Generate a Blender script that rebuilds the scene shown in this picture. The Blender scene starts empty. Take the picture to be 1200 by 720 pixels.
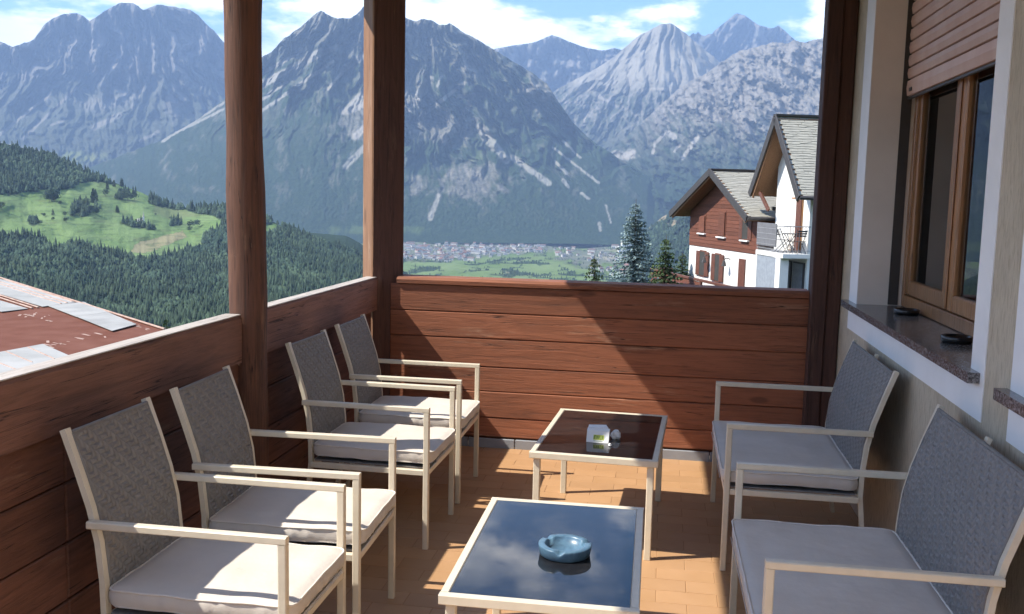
import bpy, math, random
import numpy as np
from mathutils import Vector, Matrix
random.seed(7)
S = bpy.context.scene
COL = S.collection
# ------------------------------------------------------------------ camera
F, YAW, PIT, ROL, CH = 1110.0, -0.15654, 0.11844, 0.02236, 1.6
_cy, _sy = math.cos(YAW), math.sin(YAW)
FW = np.array([_sy*math.cos(PIT), _cy*math.cos(PIT), -math.sin(PIT)])
_rt = np.array([_cy, -_sy, 0.0]); _up = np.cross(_rt, FW)
RT = math.cos(ROL)*_rt + math.sin(ROL)*_up
UP = -math.sin(ROL)*_rt + math.cos(ROL)*_up
camd = bpy.data.cameras.new('camera'); cam = bpy.data.objects.new('camera', camd); COL.objects.link(cam)
camd.sensor_width = 36.0; camd.lens = F/1200*36.0; camd.clip_start = 0.05; camd.clip_end = 90000
cam.matrix_world = Matrix(((RT[0], UP[0], -FW[0], 0), (RT[1], UP[1], -FW[1], 0), (RT[2], UP[2], -FW[2], CH), (0, 0, 0, 1)))
S.camera = cam
# ------------------------------------------------------------------ light
SUN_D = Vector((1.0, 0.35, -1.22)).normalized()
sund = bpy.data.lights.new('sun', 'SUN'); sund.energy = 2.4; sund.angle = math.radians(0.5); sund.color = (1.0, 0.94, 0.84)
sun = bpy.data.objects.new('sun', sund); COL.objects.link(sun)
sun.rotation_euler = SUN_D.to_track_quat('-Z', 'Y').to_euler()
SUN_EL = math.asin(-SUN_D.z); SUN_AZ = math.atan2(-SUN_D.x, -SUN_D.y)    # azimuth clockwise from +Y
W = bpy.data.worlds.new('World'); S.world = W; W.use_nodes = True
nt = W.node_tree; nt.nodes.clear()
def wn(t, **k):
    n = nt.nodes.new(t)
    for a, b in k.items(): setattr(n, a, b)
    return n
def wmath(op, a, b=None, clamp=False):
    n = wn('ShaderNodeMath', operation=op, use_clamp=clamp)
    for i, v in enumerate((a, b)):
        if v is None: continue
        if isinstance(v, (int, float)): n.inputs[i].default_value = v
        else: nt.links.new(v, n.inputs[i])
    return n.outputs[0]
sky = wn('ShaderNodeTexSky', sky_type='NISHITA', sun_disc=False, sun_elevation=SUN_EL, sun_rotation=SUN_AZ, altitude=1500, air_density=1.0, dust_density=0.3, ozone_density=1.5)
SKY_K = 0.15
bg_sky = wn('ShaderNodeBackground'); bg_sky.inputs[1].default_value = SKY_K
hs = wn('ShaderNodeHueSaturation'); hs.inputs['Saturation'].default_value = 1.25; hs.inputs['Value'].default_value = 0.52
nt.links.new(sky.outputs[0], hs.inputs['Color']); nt.links.new(hs.outputs[0], bg_sky.inputs[0])
bg_cl = wn('ShaderNodeBackground'); bg_cl.inputs[1].default_value = 0.85
tc = wn('ShaderNodeTexCoord'); sep = wn('ShaderNodeSeparateXYZ'); nt.links.new(tc.outputs['Generated'], sep.inputs[0])
az = wmath('ARCTAN2', sep.outputs[0], sep.outputs[1]); el = wmath('ARCSINE', sep.outputs[2])
cmb = wn('ShaderNodeCombineXYZ'); nt.links.new(wmath('MULTIPLY', az, 4.0), cmb.inputs[0]); nt.links.new(wmath('MULTIPLY', el, 11.0), cmb.inputs[1])
cmb.inputs[2].default_value = 3.7
cn = wn('ShaderNodeTexNoise'); cn.inputs['Scale'].default_value = 2.6; cn.inputs['Detail'].default_value = 10; cn.inputs['Roughness'].default_value = 0.58
nt.links.new(cmb.outputs[0], cn.inputs['Vector'])
dens = wmath('ADD', wmath('MULTIPLY', cn.outputs['Fac'], 1.9), -0.24)
_fe = wn('ShaderNodeMapRange', interpolation_type='SMOOTHSTEP'); _fe.inputs[1].default_value = math.radians(14); _fe.inputs[2].default_value = math.radians(24); _fe.inputs[4].default_value = -.24
nt.links.new(el, _fe.inputs[0]); dens = wmath('ADD', dens, _fe.outputs[0])       # fair weather: the clouds lie low over the peaks, the sky above is mostly clear
def gap(azd, eld, wa, we, k):       # a clear or cloudy spell of the sky at a direction (degrees)
    global dens
    a = wmath('DIVIDE', wmath('SUBTRACT', az, math.radians(azd)), math.radians(wa))
    e = wmath('DIVIDE', wmath('SUBTRACT', el, math.radians(eld)), math.radians(we))
    q = wmath('ADD', wmath('MULTIPLY', a, a), wmath('MULTIPLY', e, e))
    g = wmath('POWER', 2.718, wmath('MULTIPLY', q, -1.0))
    dens = wmath('ADD', dens, wmath('MULTIPLY', g, k))
GAPS = [(-35, 12.5, 5.0, 3.0, -.4), (-4, 11.4, 7, 1.1, -.26), (4.5, 10.5, 3.0, 1.5, -.32), (-9, 10.3, 7, 1.2, .22), (-21, 11.5, 8, 2.2, .22), (0.0, 9.6, 2.5, .7, .1), (9, 11.8, 1.6, 1.3, .42), (-6.5, 10.9, 1.8, .8, -.2)]
for g in GAPS: gap(*g)
cr = wn('ShaderNodeMapRange', interpolation_type='SMOOTHSTEP'); cr.inputs[1].default_value = 0.50; cr.inputs[2].default_value = 0.82
nt.links.new(dens, cr.inputs[0])
cn2 = wn('ShaderNodeTexNoise'); cn2.inputs['Scale'].default_value = 3.5; cn2.inputs['Detail'].default_value = 6; nt.links.new(cmb.outputs[0], cn2.inputs['Vector'])
ccol = wn('ShaderNodeMix', data_type='RGBA'); nt.links.new(cn2.outputs['Fac'], ccol.inputs[0])
ccol.inputs[6].default_value = (0.5, 0.56, 0.66, 1); ccol.inputs[7].default_value = (1.15, 1.13, 1.1, 1)
nt.links.new(ccol.outputs[2], bg_cl.inputs[0])
mx = wn('ShaderNodeMixShader'); nt.links.new(cr.outputs[0], mx.inputs[0]); nt.links.new(bg_sky.outputs[0], mx.inputs[1]); nt.links.new(bg_cl.outputs[0], mx.inputs[2])
wo = wn('ShaderNodeOutputWorld'); nt.links.new(mx.outputs[0], wo.inputs[0])
S.view_settings.view_transform = 'Standard'; S.view_settings.look = 'None'; S.view_settings.exposure = 2.0; S.view_settings.gamma = 1.0
S.view_settings.use_curve_mapping = False
S.cycles.max_bounces = 8; S.cycles.volume_bounces = 0
HAZE = 0.88e-4
# ------------------------------------------------------------------ surveying helpers (pixel of the photo -> direction / point)
def pdir(x, y):
    return FW + ((x-600)/F)*RT + ((360-y)/F)*UP
def on_z(x, y, z):
    d = pdir(x, y); t = (z-CH)/d[2]; return Vector((d[0]*t, d[1]*t, z))
def az_te(x, y):
    d = pdir(x, y); return math.atan2(d[0], d[1]), d[2]/math.hypot(d[0], d[1])
def project(X, Y, Z):
    Z = Z-CH
    a = X*RT[0]+Y*RT[1]+Z*RT[2]; b = X*UP[0]+Y*UP[1]+Z*UP[2]; c = X*FW[0]+Y*FW[1]+Z*FW[2]
    return 600+F*a/c, 360-F*b/c
# ------------------------------------------------------------------ materials
def new_mat(name):
    m = bpy.data.materials.new(name); m.use_nodes = True; t = m.node_tree; t.nodes.clear()
    o = t.nodes.new('ShaderNodeOutputMaterial'); b = t.nodes.new('ShaderNodeBsdfPrincipled'); t.links.new(b.outputs[0], o.inputs[0])
    return m, t, b
def nd(t, typ, **k):
    n = t.nodes.new(typ)
    for a, b in k.items(): setattr(n, a, b)
    return n
def coords(t, scale=(1, 1, 1), rnd=True, geo=False):
    if geo:
        v = nd(t, 'ShaderNodeNewGeometry').outputs['Position']
    else:
        v = nd(t, 'ShaderNodeTexCoord').outputs['Object']
    if rnd:
        oi = nd(t, 'ShaderNodeObjectInfo'); mu = nd(t, 'ShaderNodeMath', operation='MULTIPLY'); mu.inputs[1].default_value = 37.0
        t.links.new(oi.outputs['Random'], mu.inputs[0])
        ad = nd(t, 'ShaderNodeVectorMath', operation='ADD'); t.links.new(v, ad.inputs[0]); t.links.new(mu.outputs[0], ad.inputs[1]); v = ad.outputs[0]
    mp = nd(t, 'ShaderNodeMapping'); mp.inputs['Scale'].default_value = scale; t.links.new(v, mp.inputs[0])
    return mp.outputs[0]
def noise(t, vec, scale, detail=6, rough=.55, dist=0):
    n = nd(t, 'ShaderNodeTexNoise'); n.inputs['Scale'].default_value = scale; n.inputs['Detail'].default_value = detail
    n.inputs['Roughness'].default_value = rough; n.inputs['Distortion'].default_value = dist; t.links.new(vec, n.inputs['Vector']); return n.outputs['Fac']
def ramp(t, fac, stops):
    r = nd(t, 'ShaderNodeValToRGB'); e = r.color_ramp.elements
    while len(e) < len(stops): e.new(0.5)
    for q, (p, c) in zip(e, stops): q.position = p; q.color = (*c, 1) if len(c) == 3 else c
    t.links.new(fac, r.inputs[0]); return r.outputs[0]
def mixc(t, fac, a, b, mode='MIX'):
    m = nd(t, 'ShaderNodeMix', data_type='RGBA', blend_type=mode)
    for sock, v in ((0, fac), (6, a), (7, b)):
        if isinstance(v, (int, float)): m.inputs[sock].default_value = v
        elif isinstance(v, tuple): m.inputs[sock].default_value = (*v, 1)
        else: t.links.new(v, m.inputs[sock])
    return m.outputs[2]
def mrange(t, v, a, b, c=0, d=1):
    m = nd(t, 'ShaderNodeMapRange', interpolation_type='SMOOTHSTEP')
    for i, q in enumerate((a, b, c, d)): m.inputs[i+1].default_value = q
    t.links.new(v, m.inputs[0]); return m.outputs[0]
def bump(t, b, h, strength=.3, dist=.01):
    n = nd(t, 'ShaderNodeBump'); n.inputs['Strength'].default_value = strength; n.inputs['Distance'].default_value = dist
    t.links.new(h, n.inputs['Height']); t.links.new(n.outputs[0], b.inputs['Normal'])
def objvar(t, col, amt=.15):
    oi = nd(t, 'ShaderNodeObjectInfo'); m = nd(t, 'ShaderNodeMapRange'); m.inputs[3].default_value = 1-amt; m.inputs[4].default_value = 1+amt
    t.links.new(oi.outputs['Random'], m.inputs[0])
    h = nd(t, 'ShaderNodeHueSaturation'); t.links.new(m.outputs[0], h.inputs['Value']); t.links.new(col, h.inputs['Color']); return h.outputs[0]
def simple(name, c1, c2=None, scale=8, rough=.6, sc=(1, 1, 1), bmp=0, bscale=60, bd=.004, var=0, metal=0, spec=.5, lo=.35, hi=.65, detail=6):
    m, t, b = new_mat(name); v = coords(t, sc)
    c2 = c2 or tuple(x*.8 for x in c1)
    col = ramp(t, noise(t, v, scale, detail), [(lo, c1), (hi, c2)])
    if var: col = objvar(t, col, var)
    t.links.new(col, b.inputs['Base Color']); b.inputs['Roughness'].default_value = rough; b.inputs['Metallic'].default_value = metal
    b.inputs['Specular IOR Level'].default_value = spec
    if bmp: bump(t, b, noise(t, v, bscale, 5), bmp, bd)
    return m
def wood(name, axis, c1, c2, worn=(.33, .2, .13), wornamt=.6, rough=.78, g=1.0):
    sc = {'x': (.6, 9, 9), 'y': (9, .6, 9), 'z': (9, 9, .6)}[axis]
    m, t, b = new_mat(name); v = coords(t, sc)
    gr = noise(t, v, 3.2*g, 9, .65, 1.2); fine = noise(t, v, 14*g, 6, .6)
    col = ramp(t, gr, [(.28, c2), (.5, c1), (.72, tuple(x*1.25 for x in c1))])
    col = mixc(t, mrange(t, fine, .5, .75, 0, .45), col, tuple(x*.45 for x in c1))
    big = noise(t, coords(t, {'x': (.7, 3, 5), 'y': (3, .7, 5), 'z': (4, 4, .7)}[axis]), 2.2, 8, .7)
    col = mixc(t, mrange(t, big, .56, .74, 0, wornamt), col, worn)
    chips = noise(t, coords(t, {'x': (2, 9, 9), 'y': (9, 2, 9), 'z': (9, 9, 2)}[axis]), 6, 4, .7)
    col = mixc(t, mrange(t, chips, .68, .73, 0, .5*wornamt+.05), col, (.42, .29, .2))
    vo = nd(t, 'ShaderNodeTexVoronoi'); vo.inputs['Scale'].default_value = 1.0; t.links.new(coords(t, {'x': (1.7, 5, 5), 'y': (5, 1.7, 5), 'z': (5, 5, 1.7)}[axis]), vo.inputs['Vector'])
    col = mixc(t, mrange(t, vo.outputs['Distance'], .06, .13, .5, 0), col, tuple(x*.3 for x in c2))
    ck = noise(t, coords(t, {'x': (.5, 22, 22), 'y': (22, .5, 22), 'z': (22, 22, .5)}[axis]), 1.6, 3, .5)
    ab = nd(t, 'ShaderNodeMath', operation='SUBTRACT'); ab.inputs[1].default_value = .5; t.links.new(ck, ab.inputs[0]); aa = nd(t, 'ShaderNodeMath', operation='ABSOLUTE'); t.links.new(ab.outputs[0], aa.inputs[0])
    crk = mrange(t, aa.outputs[0], .002, .012, 1, 0); msk = nd(t, 'ShaderNodeMath', operation='MULTIPLY'); t.links.new(crk, msk.inputs[0]); t.links.new(mrange(t, big, .45, .6), msk.inputs[1])
    col = mixc(t, msk.outputs[0], col, tuple(x*.3 for x in c2))
    col = objvar(t, col, .2)
    t.links.new(col, b.inputs['Base Color']); b.inputs['Roughness'].default_value = rough
    hh = nd(t, 'ShaderNodeMath', operation='SUBTRACT'); t.links.new(gr, hh.inputs[0]); t.links.new(msk.outputs[0], hh.inputs[1])
    bump(t, b, hh.outputs[0], .5, .008)
    return m
M = {}
WC1, WC2 = (.185, .08, .05), (.11, .047, .03)
for a in 'xyz': M['wood_'+a] = wood('stained_wood_'+a, a, WC1, WC2)
M['wood_rail'] = wood('faded_rail_wood', 'y', (.27, .128, .085), (.17, .08, .053), worn=(.36, .2, .14), wornamt=.6); M['wood_end'] = wood('sun_bleached_wood', 'x', (.29, .105, .052), (.18, .067, .036), worn=(.46, .27, .17), wornamt=.7)  # end parapet boards: brighter, more orange base colour
M['wood_log'] = wood('log_wood', 'z', (.125, .054, .032), (.055, .025, .017), worn=(.36, .19, .1), wornamt=.55)
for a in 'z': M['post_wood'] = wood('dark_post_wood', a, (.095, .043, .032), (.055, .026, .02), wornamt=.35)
M['wood_grey'] = wood('weathered_post_face', 'z', (.24, .125, .068), (.15, .075, .042), worn=(.4, .3, .22), wornamt=.6, rough=.8)  # sunlight on the corner post's left side, put into a lighter wood colour
M['wood_cap'] = wood('weathered_cap', 'y', (.5, .45, .4), (.36, .31, .27), worn=(.62, .58, .53), wornamt=.5, rough=.7)
M['wood_pale'] = wood('chalet_wood', 'x', (.15, .052, .03), (.1, .033, .02), wornamt=.15)
M['soffit'] = wood('soffit_wood', 'x', (.25, .13, .065), (.17, .08, .04), wornamt=.1)
M['pine'] = wood('ceiling_pine', 'y', (.62, .45, .29), (.52, .36, .22), wornamt=.1)  # unseen ceiling boards, made pale to bounce warm fill light
M['frame'] = simple('beige_metal', (.70, .62, .48), (.64, .57, .44), 20, .38, spec=.5, var=.04)
M['weave'] = simple('grey_weave', (.23, .215, .2), (.18, .168, .158), 60, .6, bmp=.3, bscale=300, bd=.002, var=.08)
M['cushion'] = simple('cream_cushion', (.66, .60, .53), (.60, .545, .48), 5, .9, bmp=.5, bscale=9, bd=.012, var=.04, spec=.15)
M['cushion_side'] = simple('cream_piping', (.74, .68, .6), (.66, .6, .53), 9, .9, bmp=.3, bscale=30, bd=.006, spec=.15)
M['zip'] = simple('zip_tape', (.5, .46, .42), None, 40, .8)
M['tile'] = simple('terracotta_tile', (.44, .255, .125), (.49, .29, .15), 5, .45, bmp=.2, bscale=40, bd=.002, var=.06, lo=.3, hi=.7)
M['grout'] = simple('grout', (.40, .232, .115), (.36, .21, .105), 15, .9)
M['skirt'] = simple('grey_skirting', (.25, .27, .3), (.31, .33, .36), 9, .5, bmp=.2, var=.08)
M['black_plastic'] = simple('black_plastic', (.012, .012, .013), None, 20, .25)
M['white_card'] = simple('white_card', (.86, .86, .84), (.82, .82, .8), 10, .6)
M['lime_print'] = simple('lime_print', (.62, .66, .12), (.5, .6, .1), 60, .6)
M['olive_print'] = simple('olive_print', (.2, .27, .07), None, 60, .6)
M['white_paint'] = simple('white_wall_paint', (.85, .85, .84), (.8, .8, .79), 6, .7, bmp=.15, bscale=80)
M['reveal'] = simple('reveal_plaster', (.8, .74, .69), (.75, .69, .64), 5, .8, bmp=.2, bscale=120)
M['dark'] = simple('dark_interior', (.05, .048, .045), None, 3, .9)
M['curtain'] = simple('net_curtain', (.8, .77, .72), (.7, .67, .62), 6, .9, sc=(1, 12, .5), bmp=.5, bscale=8, bd=.02)
M['frame_wood'] = wood('window_frame_wood', 'z', (.34, .165, .07), (.23, .105, .042), wornamt=.1, rough=.3)
M['shutter'] = simple('shutter_slat', (.58, .37, .29), (.64, .45, .37), 3, .5, sc=(1, 2.5, .4), var=.06, bmp=.1)
M['rust'] = simple('rusty_red_sheet', (.135, .05, .031), (.18, .078, .054), 1.6, .9, spec=.1, bmp=.2, bscale=9, lo=.35, hi=.75, detail=10)
M['pale_sheet'] = simple('pale_metal_sheet', (.37, .36, .335), (.29, .285, .265), 1.2, .85, spec=.15, bmp=.1, bscale=6, var=.06)
M['rib'] = simple('rust_rib', (.3, .17, .12), (.42, .3, .23), 3, .7)
M['render_white'] = simple('white_render', (.8, .79, .75), (.75, .74, .7), 1.5, .85)
M['slate'] = simple('roof_slate', (.38, .365, .31), (.30, .29, .248), 4.5, .75, sc=(1, 1, 1), bmp=.3, bscale=6, bd=.02, lo=.3, hi=.7, detail=9)
M['dark_metal'] = simple('dark_gutter', (.06, .055, .055), None, 8, .5)
M['screen'] = simple('grey_screen', (.17, .17, .18), (.14, .14, .15), 7, .8)
M['roller_grey'] = simple('grey_roller', (.3, .33, .37), None, 7, .6)
M['shut_brown'] = simple('brown_shutter', (.11, .042, .028), (.15, .06, .04), 9, .5)
M['rail_metal'] = simple('rail_metal', (.35, .35, .36), None, 9, .4)
M['trunk'] = simple('bark', (.11, .08, .06), (.07, .05, .04), 4, .9, sc=(4, 4, .6), bmp=.5, bscale=12, bd=.03)
def granite():
    m, t, b = new_mat('grey_granite'); v = coords(t)
    n1 = noise(t, v, 140, 3, .7); n2 = noise(t, v, 40, 4, .6)
    c = ramp(t, n1, [(.36, (.03, .03, .033)), (.5, (.13, .125, .125)), (.66, (.36, .35, .35))])
    c = mixc(t, mrange(t, n2, .45, .65, 0, .4), c, (.09, .09, .092))
    t.links.new(c, b.inputs['Base Color']); b.inputs['Roughness'].default_value = .18
    return m
M['granite'] = granite()
def stucco():
    m, t, b = new_mat('scratched_stucco'); v = coords(t, (55, 55, 7.0), rnd=False); v2 = coords(t, (1, 1, 1), rnd=False)
    n = noise(t, v, 2.2, 7, .65, .6); n2 = noise(t, v2, 2.5, 5)
    c = ramp(t, n, [(.32, (.40, .335, .235)), (.5, (.60, .52, .39)), (.7, (.66, .58, .45))])
    c = mixc(t, mrange(t, n2, .4, .7, 0, .3), c, (.32, .28, .21))
    t.links.new(c, b.inputs['Base Color']); b.inputs['Roughness'].default_value = .9; bump(t, b, n, .8, .012)
    return m
M['stucco'] = stucco()
def glass_top():
    m, t, b = new_mat('black_glass'); v = coords(t)
    n = noise(t, v, 30, 5, .7)
    c = ramp(t, n, [(.5, (.012, .012, .014)), (.8, (.03, .03, .034))])
    t.links.new(c, b.inputs['Base Color']); b.inputs['Roughness'].default_value = .05; b.inputs['IOR'].default_value = 1.5
    t.links.new(mrange(t, noise(t, v, 6, 5, .6), .4, .7, .03, .11), b.inputs['Roughness'])
    return m
M['glass_top'] = glass_top()
def pane_mat():
    m = bpy.data.materials.new('window_glass'); m.use_nodes = True; t = m.node_tree; t.nodes.clear()
    o = nd(t, 'ShaderNodeOutputMaterial'); mxs = nd(t, 'ShaderNodeMixShader'); tr = nd(t, 'ShaderNodeBsdfTransparent'); gl = nd(t, 'ShaderNodeBsdfGlossy')
    tr.inputs[0].default_value = (.85, .88, .88, 1); gl.inputs['Roughness'].default_value = .01
    fr = nd(t, 'ShaderNodeFresnel'); fr.inputs[0].default_value = 2.8
    t.links.new(fr.outputs[0], mxs.inputs[0]); t.links.new(tr.outputs[0], mxs.inputs[1]); t.links.new(gl.outputs[0], mxs.inputs[2]); t.links.new(mxs.outputs[0], o.inputs[0])
    return m
M['pane'] = pane_mat()
def ashtray_mat():
    m, t, b = new_mat('blue_marbled'); v = coords(t)
    n = noise(t, v, 22, 7, .7, 1.5); n2 = noise(t, v, 9, 5, .6)
    c = ramp(t, n, [(.35, (.06, .12, .18)), (.52, (.085, .165, .24)), (.7, (.12, .22, .3))])
    c = mixc(t, mrange(t, n2, .58, .72, 0, .4), c, (.11, .15, .17))
    t.links.new(c, b.inputs['Base Color']); b.inputs['Roughness'].default_value = .35
    return m
M['ashtray'] = ashtray_mat()
def leaf(name, c1, c2, scale=1.2, var=.12):
    m, t, b = new_mat(name); v = coords(t)
    c = ramp(t, noise(t, v, scale, 5, .7), [(.35, c1), (.65, c2)]); c = objvar(t, c, var)
    t.links.new(c, b.inputs['Base Color']); b.inputs['Roughness'].default_value = .7; b.inputs['Specular IOR Level'].default_value = .25
    return m
M['spruce_blue'] = leaf('blue_spruce_needles', (.15, .21, .21), (.22, .285, .28))
M['spruce_dark'] = leaf('dark_spruce_needles', (.03, .055, .022), (.075, .095, .035))
M['fir_mid'] = leaf('fir_needles', (.04, .075, .035), (.085, .12, .045))
M['crown'] = leaf('leafy_crown', (.03, .055, .022), (.055, .09, .03), .15)
# ------------------------------------------------------------------ mesh helpers
def tag(o, label=None, cat=None, group=None, kind=None):
    if label: o['label'] = label
    if cat: o['category'] = cat
    if group: o['group'] = group
    if kind: o['kind'] = kind
    return o
def empty(name, loc, label, cat, group=None, rz=0):
    o = bpy.data.objects.new(name, None); COL.objects.link(o); o.location = loc; o.rotation_euler = (0, 0, rz); o.empty_display_size = .1
    return tag(o, label, cat, group)
class MB:
    def __init__(s): s.v = []; s.f = []; s.mi = []
    def add(s, vs, fs, mi=0):
        o = len(s.v); s.v += [tuple(x) for x in vs]; s.f += [tuple(i+o for i in f) for f in fs]; s.mi += [mi]*len(fs); return s
    def box(s, x0, x1, y0, y1, z0, z1, ch=0.0, mi=0, T=None):
        c = ((x0+x1)/2, (y0+y1)/2, (z0+z1)/2); h = ((x1-x0)/2, (y1-y0)/2, (z1-z0)/2)
        if ch <= 0:
            vs = [(c[0]+a*h[0], c[1]+b*h[1], c[2]+d*h[2]) for a in (-1, 1) for b in (-1, 1) for d in (-1, 1)]
            fs = [(0, 1, 3, 2), (4, 6, 7, 5), (0, 4, 5, 1), (2, 3, 7, 6), (0, 2, 6, 4), (1, 5, 7, 3)]
        else:
            vs = []; idx = {}
            for a in (-1, 1):
                for b in (-1, 1):
                    for d in (-1, 1):
                        for k in range(3):
                            p = [a*h[0], b*h[1], d*h[2]]
                            for q in range(3):
                                if q != k: p[q] -= (a, b, d)[q]*ch
                            idx[(a, b, d, k)] = len(vs); vs.append((c[0]+p[0], c[1]+p[1], c[2]+p[2]))
            fs = []
            for k in range(3):
                u, w = [(1, 2), (2, 0), (0, 1)][k]
                for sgn in (-1, 1):
                    q = []
                    for (su, sw) in ((-1, -1), (1, -1), (1, 1), (-1, 1)):
                        t = [0, 0, 0]; t[k] = sgn; t[u] = su; t[w] = sw; q.append(idx[(*t, k)])
                    fs.append(tuple(q if sgn > 0 else q[::-1]))
                for su in (-1, 1):
                    for sw in (-1, 1):
                        t1 = [0, 0, 0]; t1[u] = su; t1[w] = sw; t1[k] = -1; t2 = list(t1); t2[k] = 1
                        q = [idx[(*t1, u)], idx[(*t2, u)], idx[(*t2, w)], idx[(*t1, w)]]
                        fs.append(tuple(q if su*sw > 0 else q[::-1]))
            for a in (-1, 1):
                for b in (-1, 1):
                    for d in (-1, 1):
                        q = [idx[(a, b, d, k)] for k in range(3)]; fs.append(tuple(q if a*b*d > 0 else q[::-1]))
        if T is not None: vs = [tuple(T @ Vector(p)) for p in vs]
        return s.add(vs, fs, mi)
    def sweep(s, path, prof, mi=0, side=None, cap=True):
        # prof: list of (a,b) in the frame (side, normal) along path
        n = len(path); m = len(prof); P = [Vector(p) for p in path]; vs = []
        side = Vector(side) if side else None
        for i in range(n):
            d = (P[min(i+1, n-1)]-P[max(i-1, 0)]).normalized()
            u = side if side else (d.cross(Vector((0, 0, 1))) if abs(d.z) < .95 else d.cross(Vector((0, 1, 0))))
            u = (u - d*u.dot(d)).normalized(); w = u.cross(d)
            pr = prof[i] if isinstance(prof[0][0], (tuple, list)) else prof
            m = len(pr)
            vs += [P[i]+u*a+w*b for a, b in pr]
        fs = [(i*m+j, i*m+(j+1) % m, (i+1)*m+(j+1) % m, (i+1)*m+j) for i in range(n-1) for j in range(m)]
        if cap: fs += [tuple(range(m))[::-1], tuple((n-1)*m+j for j in range(m))]
        return s.add(vs, fs, mi)
    def tube(s, path, r, sides=8, mi=0):
        rs = r if isinstance(r, (list, tuple)) else [r]*len(path)
        return s.sweep(path, [[(q*math.cos(2*math.pi*k/sides), q*math.sin(2*math.pi*k/sides)) for k in range(sides)] for q in rs], mi)
    def bar(s, p, q, w, h, side=None, ch=.003, mi=0):
        a, b = w/2, h/2
        return s.sweep([p, q], [(-a+ch, -b), (a-ch, -b), (a, -b+ch), (a, b-ch), (a-ch, b), (-a+ch, b), (-a, b-ch), (-a, -b+ch)], mi, side)
    def prism(s, poly, z0, z1, mi=0):
        n = len(poly); vs = [(x, y, z0) for x, y in poly]+[(x, y, z1) for x, y in poly]
        return s.add(vs, [tuple(range(n))[::-1], tuple(range(n, 2*n))]+[(i, (i+1) % n, n+(i+1) % n, n+i) for i in range(n)], mi)
    def slab(s, pts, th, mi=0):
        # polygon of 3-D points given thickness th downwards along its normal
        P = [Vector(p) for p in pts]; nrm = (P[1]-P[0]).cross(P[2]-P[0]).normalized(); n = len(P)
        vs = P+[p-nrm*th for p in P]
        return s.add(vs, [tuple(range(n)), tuple(range(2*n-1, n-1, -1))]+[(i, n+i, n+(i+1) % n, (i+1) % n) for i in range(n)], mi)
    def lathe(s, prof, seg=32, c=(0, 0, 0), fn=None, mi=0):
        vs = []
        for i in range(seg):
            a = 2*math.pi*i/seg
            for k, (r, z) in enumerate(prof):
                if fn: r, z = fn(a, k, r, z)
                vs.append((c[0]+r*math.cos(a), c[1]+r*math.sin(a), c[2]+z))
        m = len(prof)
        fs = [(i*m+k, ((i+1) % seg)*m+k, ((i+1) % seg)*m+k+1, i*m+k+1) for i in range(seg) for k in range(m-1)]
        return s.add(vs, fs, mi)
    def mesh(s, name, mats, smooth=False):
        me = bpy.data.meshes.new(name); me.from_pydata(s.v, [], s.f)
        for m in (mats if isinstance(mats, (list, tuple)) else [mats]): me.materials.append(m)
        if any(s.mi): me.polygons.foreach_set('material_index', s.mi)
        if smooth: me.polygons.foreach_set('use_smooth', [True]*len(me.polygons))
        me.update(); return me
    def build(s, name, mats, parent=None, smooth=False, loc=None, kind=None, label=None):
        o = bpy.data.objects.new(name, s.mesh(name, mats, smooth)); COL.objects.link(o)
        if parent: o.parent = parent
        if loc: o.location = loc
        if kind: o['kind'] = kind
        if label: o['label'] = label
        return o
def put(name, me, parent=None, loc=(0, 0, 0), rot=None):
    o = bpy.data.objects.new(name, me); COL.objects.link(o); o.location = loc
    if rot: o.rotation_euler = rot
    if parent: o.parent = parent
    return o
def copy_tree(o, parent=None):
    c = o.copy(); COL.objects.link(c)
    if parent: c.parent = parent
    for ch in list(o.children): copy_tree(ch, c)
    return c
def wbuild(mb, name, mats, parent, **k):        # built in world coordinates, parented to an unrotated empty
    o = mb.build(name, mats, parent, **k); o.location = -parent.location; return o
R3 = random.Random(3)
# ================================================================== terrace floor
XW = 1.04          # plane of the house wall
fl = MB(); fl.box(-1.95, XW+.3, -2.5, 5.95, -.30, -.0022); floor = fl.build('floor', M['grout'], kind='structure')
tm = MB(); tm.box(-.1205, .1205, -.0575, .0575, -.009, 0, .0009); tile_me = tm.mesh('floor_tile', M['tile'])
cut = {}
row = 0; y = 5.728
while y > 3.35:
    x = -1.80 - (.122 if row % 2 else 0)
    while x < XW-.01:
        xa, xb = max(x, -1.80), min(x+.241, XW-.004)
        if xb-xa > .03:
            w = round(xb-xa, 3)
            if abs(w-.241) < .002: me = tile_me
            else:
                if w not in cut: cut[w] = MB().box(-w/2, w/2, -.0575, .0575, -.009, 0, .0014).mesh('floor_tile', M['tile'])
                me = cut[w]
            put('floor_tile', me, floor, ((xa+xb)/2, y, R3.uniform(-.0012, .0)), (R3.uniform(-.004, .004), R3.uniform(-.003, .003), R3.uniform(-.006, .006)))
        x += .244
    y -= .118; row += 1
far = MB()
while y > -2.4:
    x = -1.80 - (.122 if row % 2 else 0)
    while x < XW-.01:
        xa, xb = max(x, -1.80), min(x+.241, XW-.004)
        if xb-xa > .03: far.box(xa, xb, y-.0565, y+.0565, -.009, 0, 0)
        x += .244
    y -= .118; row += 1
far.build('floor_tile', M['tile'], floor, kind='stuff')
x = -1.78
while x < .86:
    w = min(.30, .86-x); b = MB(); b.box(-w/2+.002, w/2-.002, -.008, .008, 0, .062, .003)
    b.build('skirting_tile', M['skirt'], floor, loc=(x+w/2, 5.786+R3.uniform(-.001, .001), -.004)); x += .302
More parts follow.
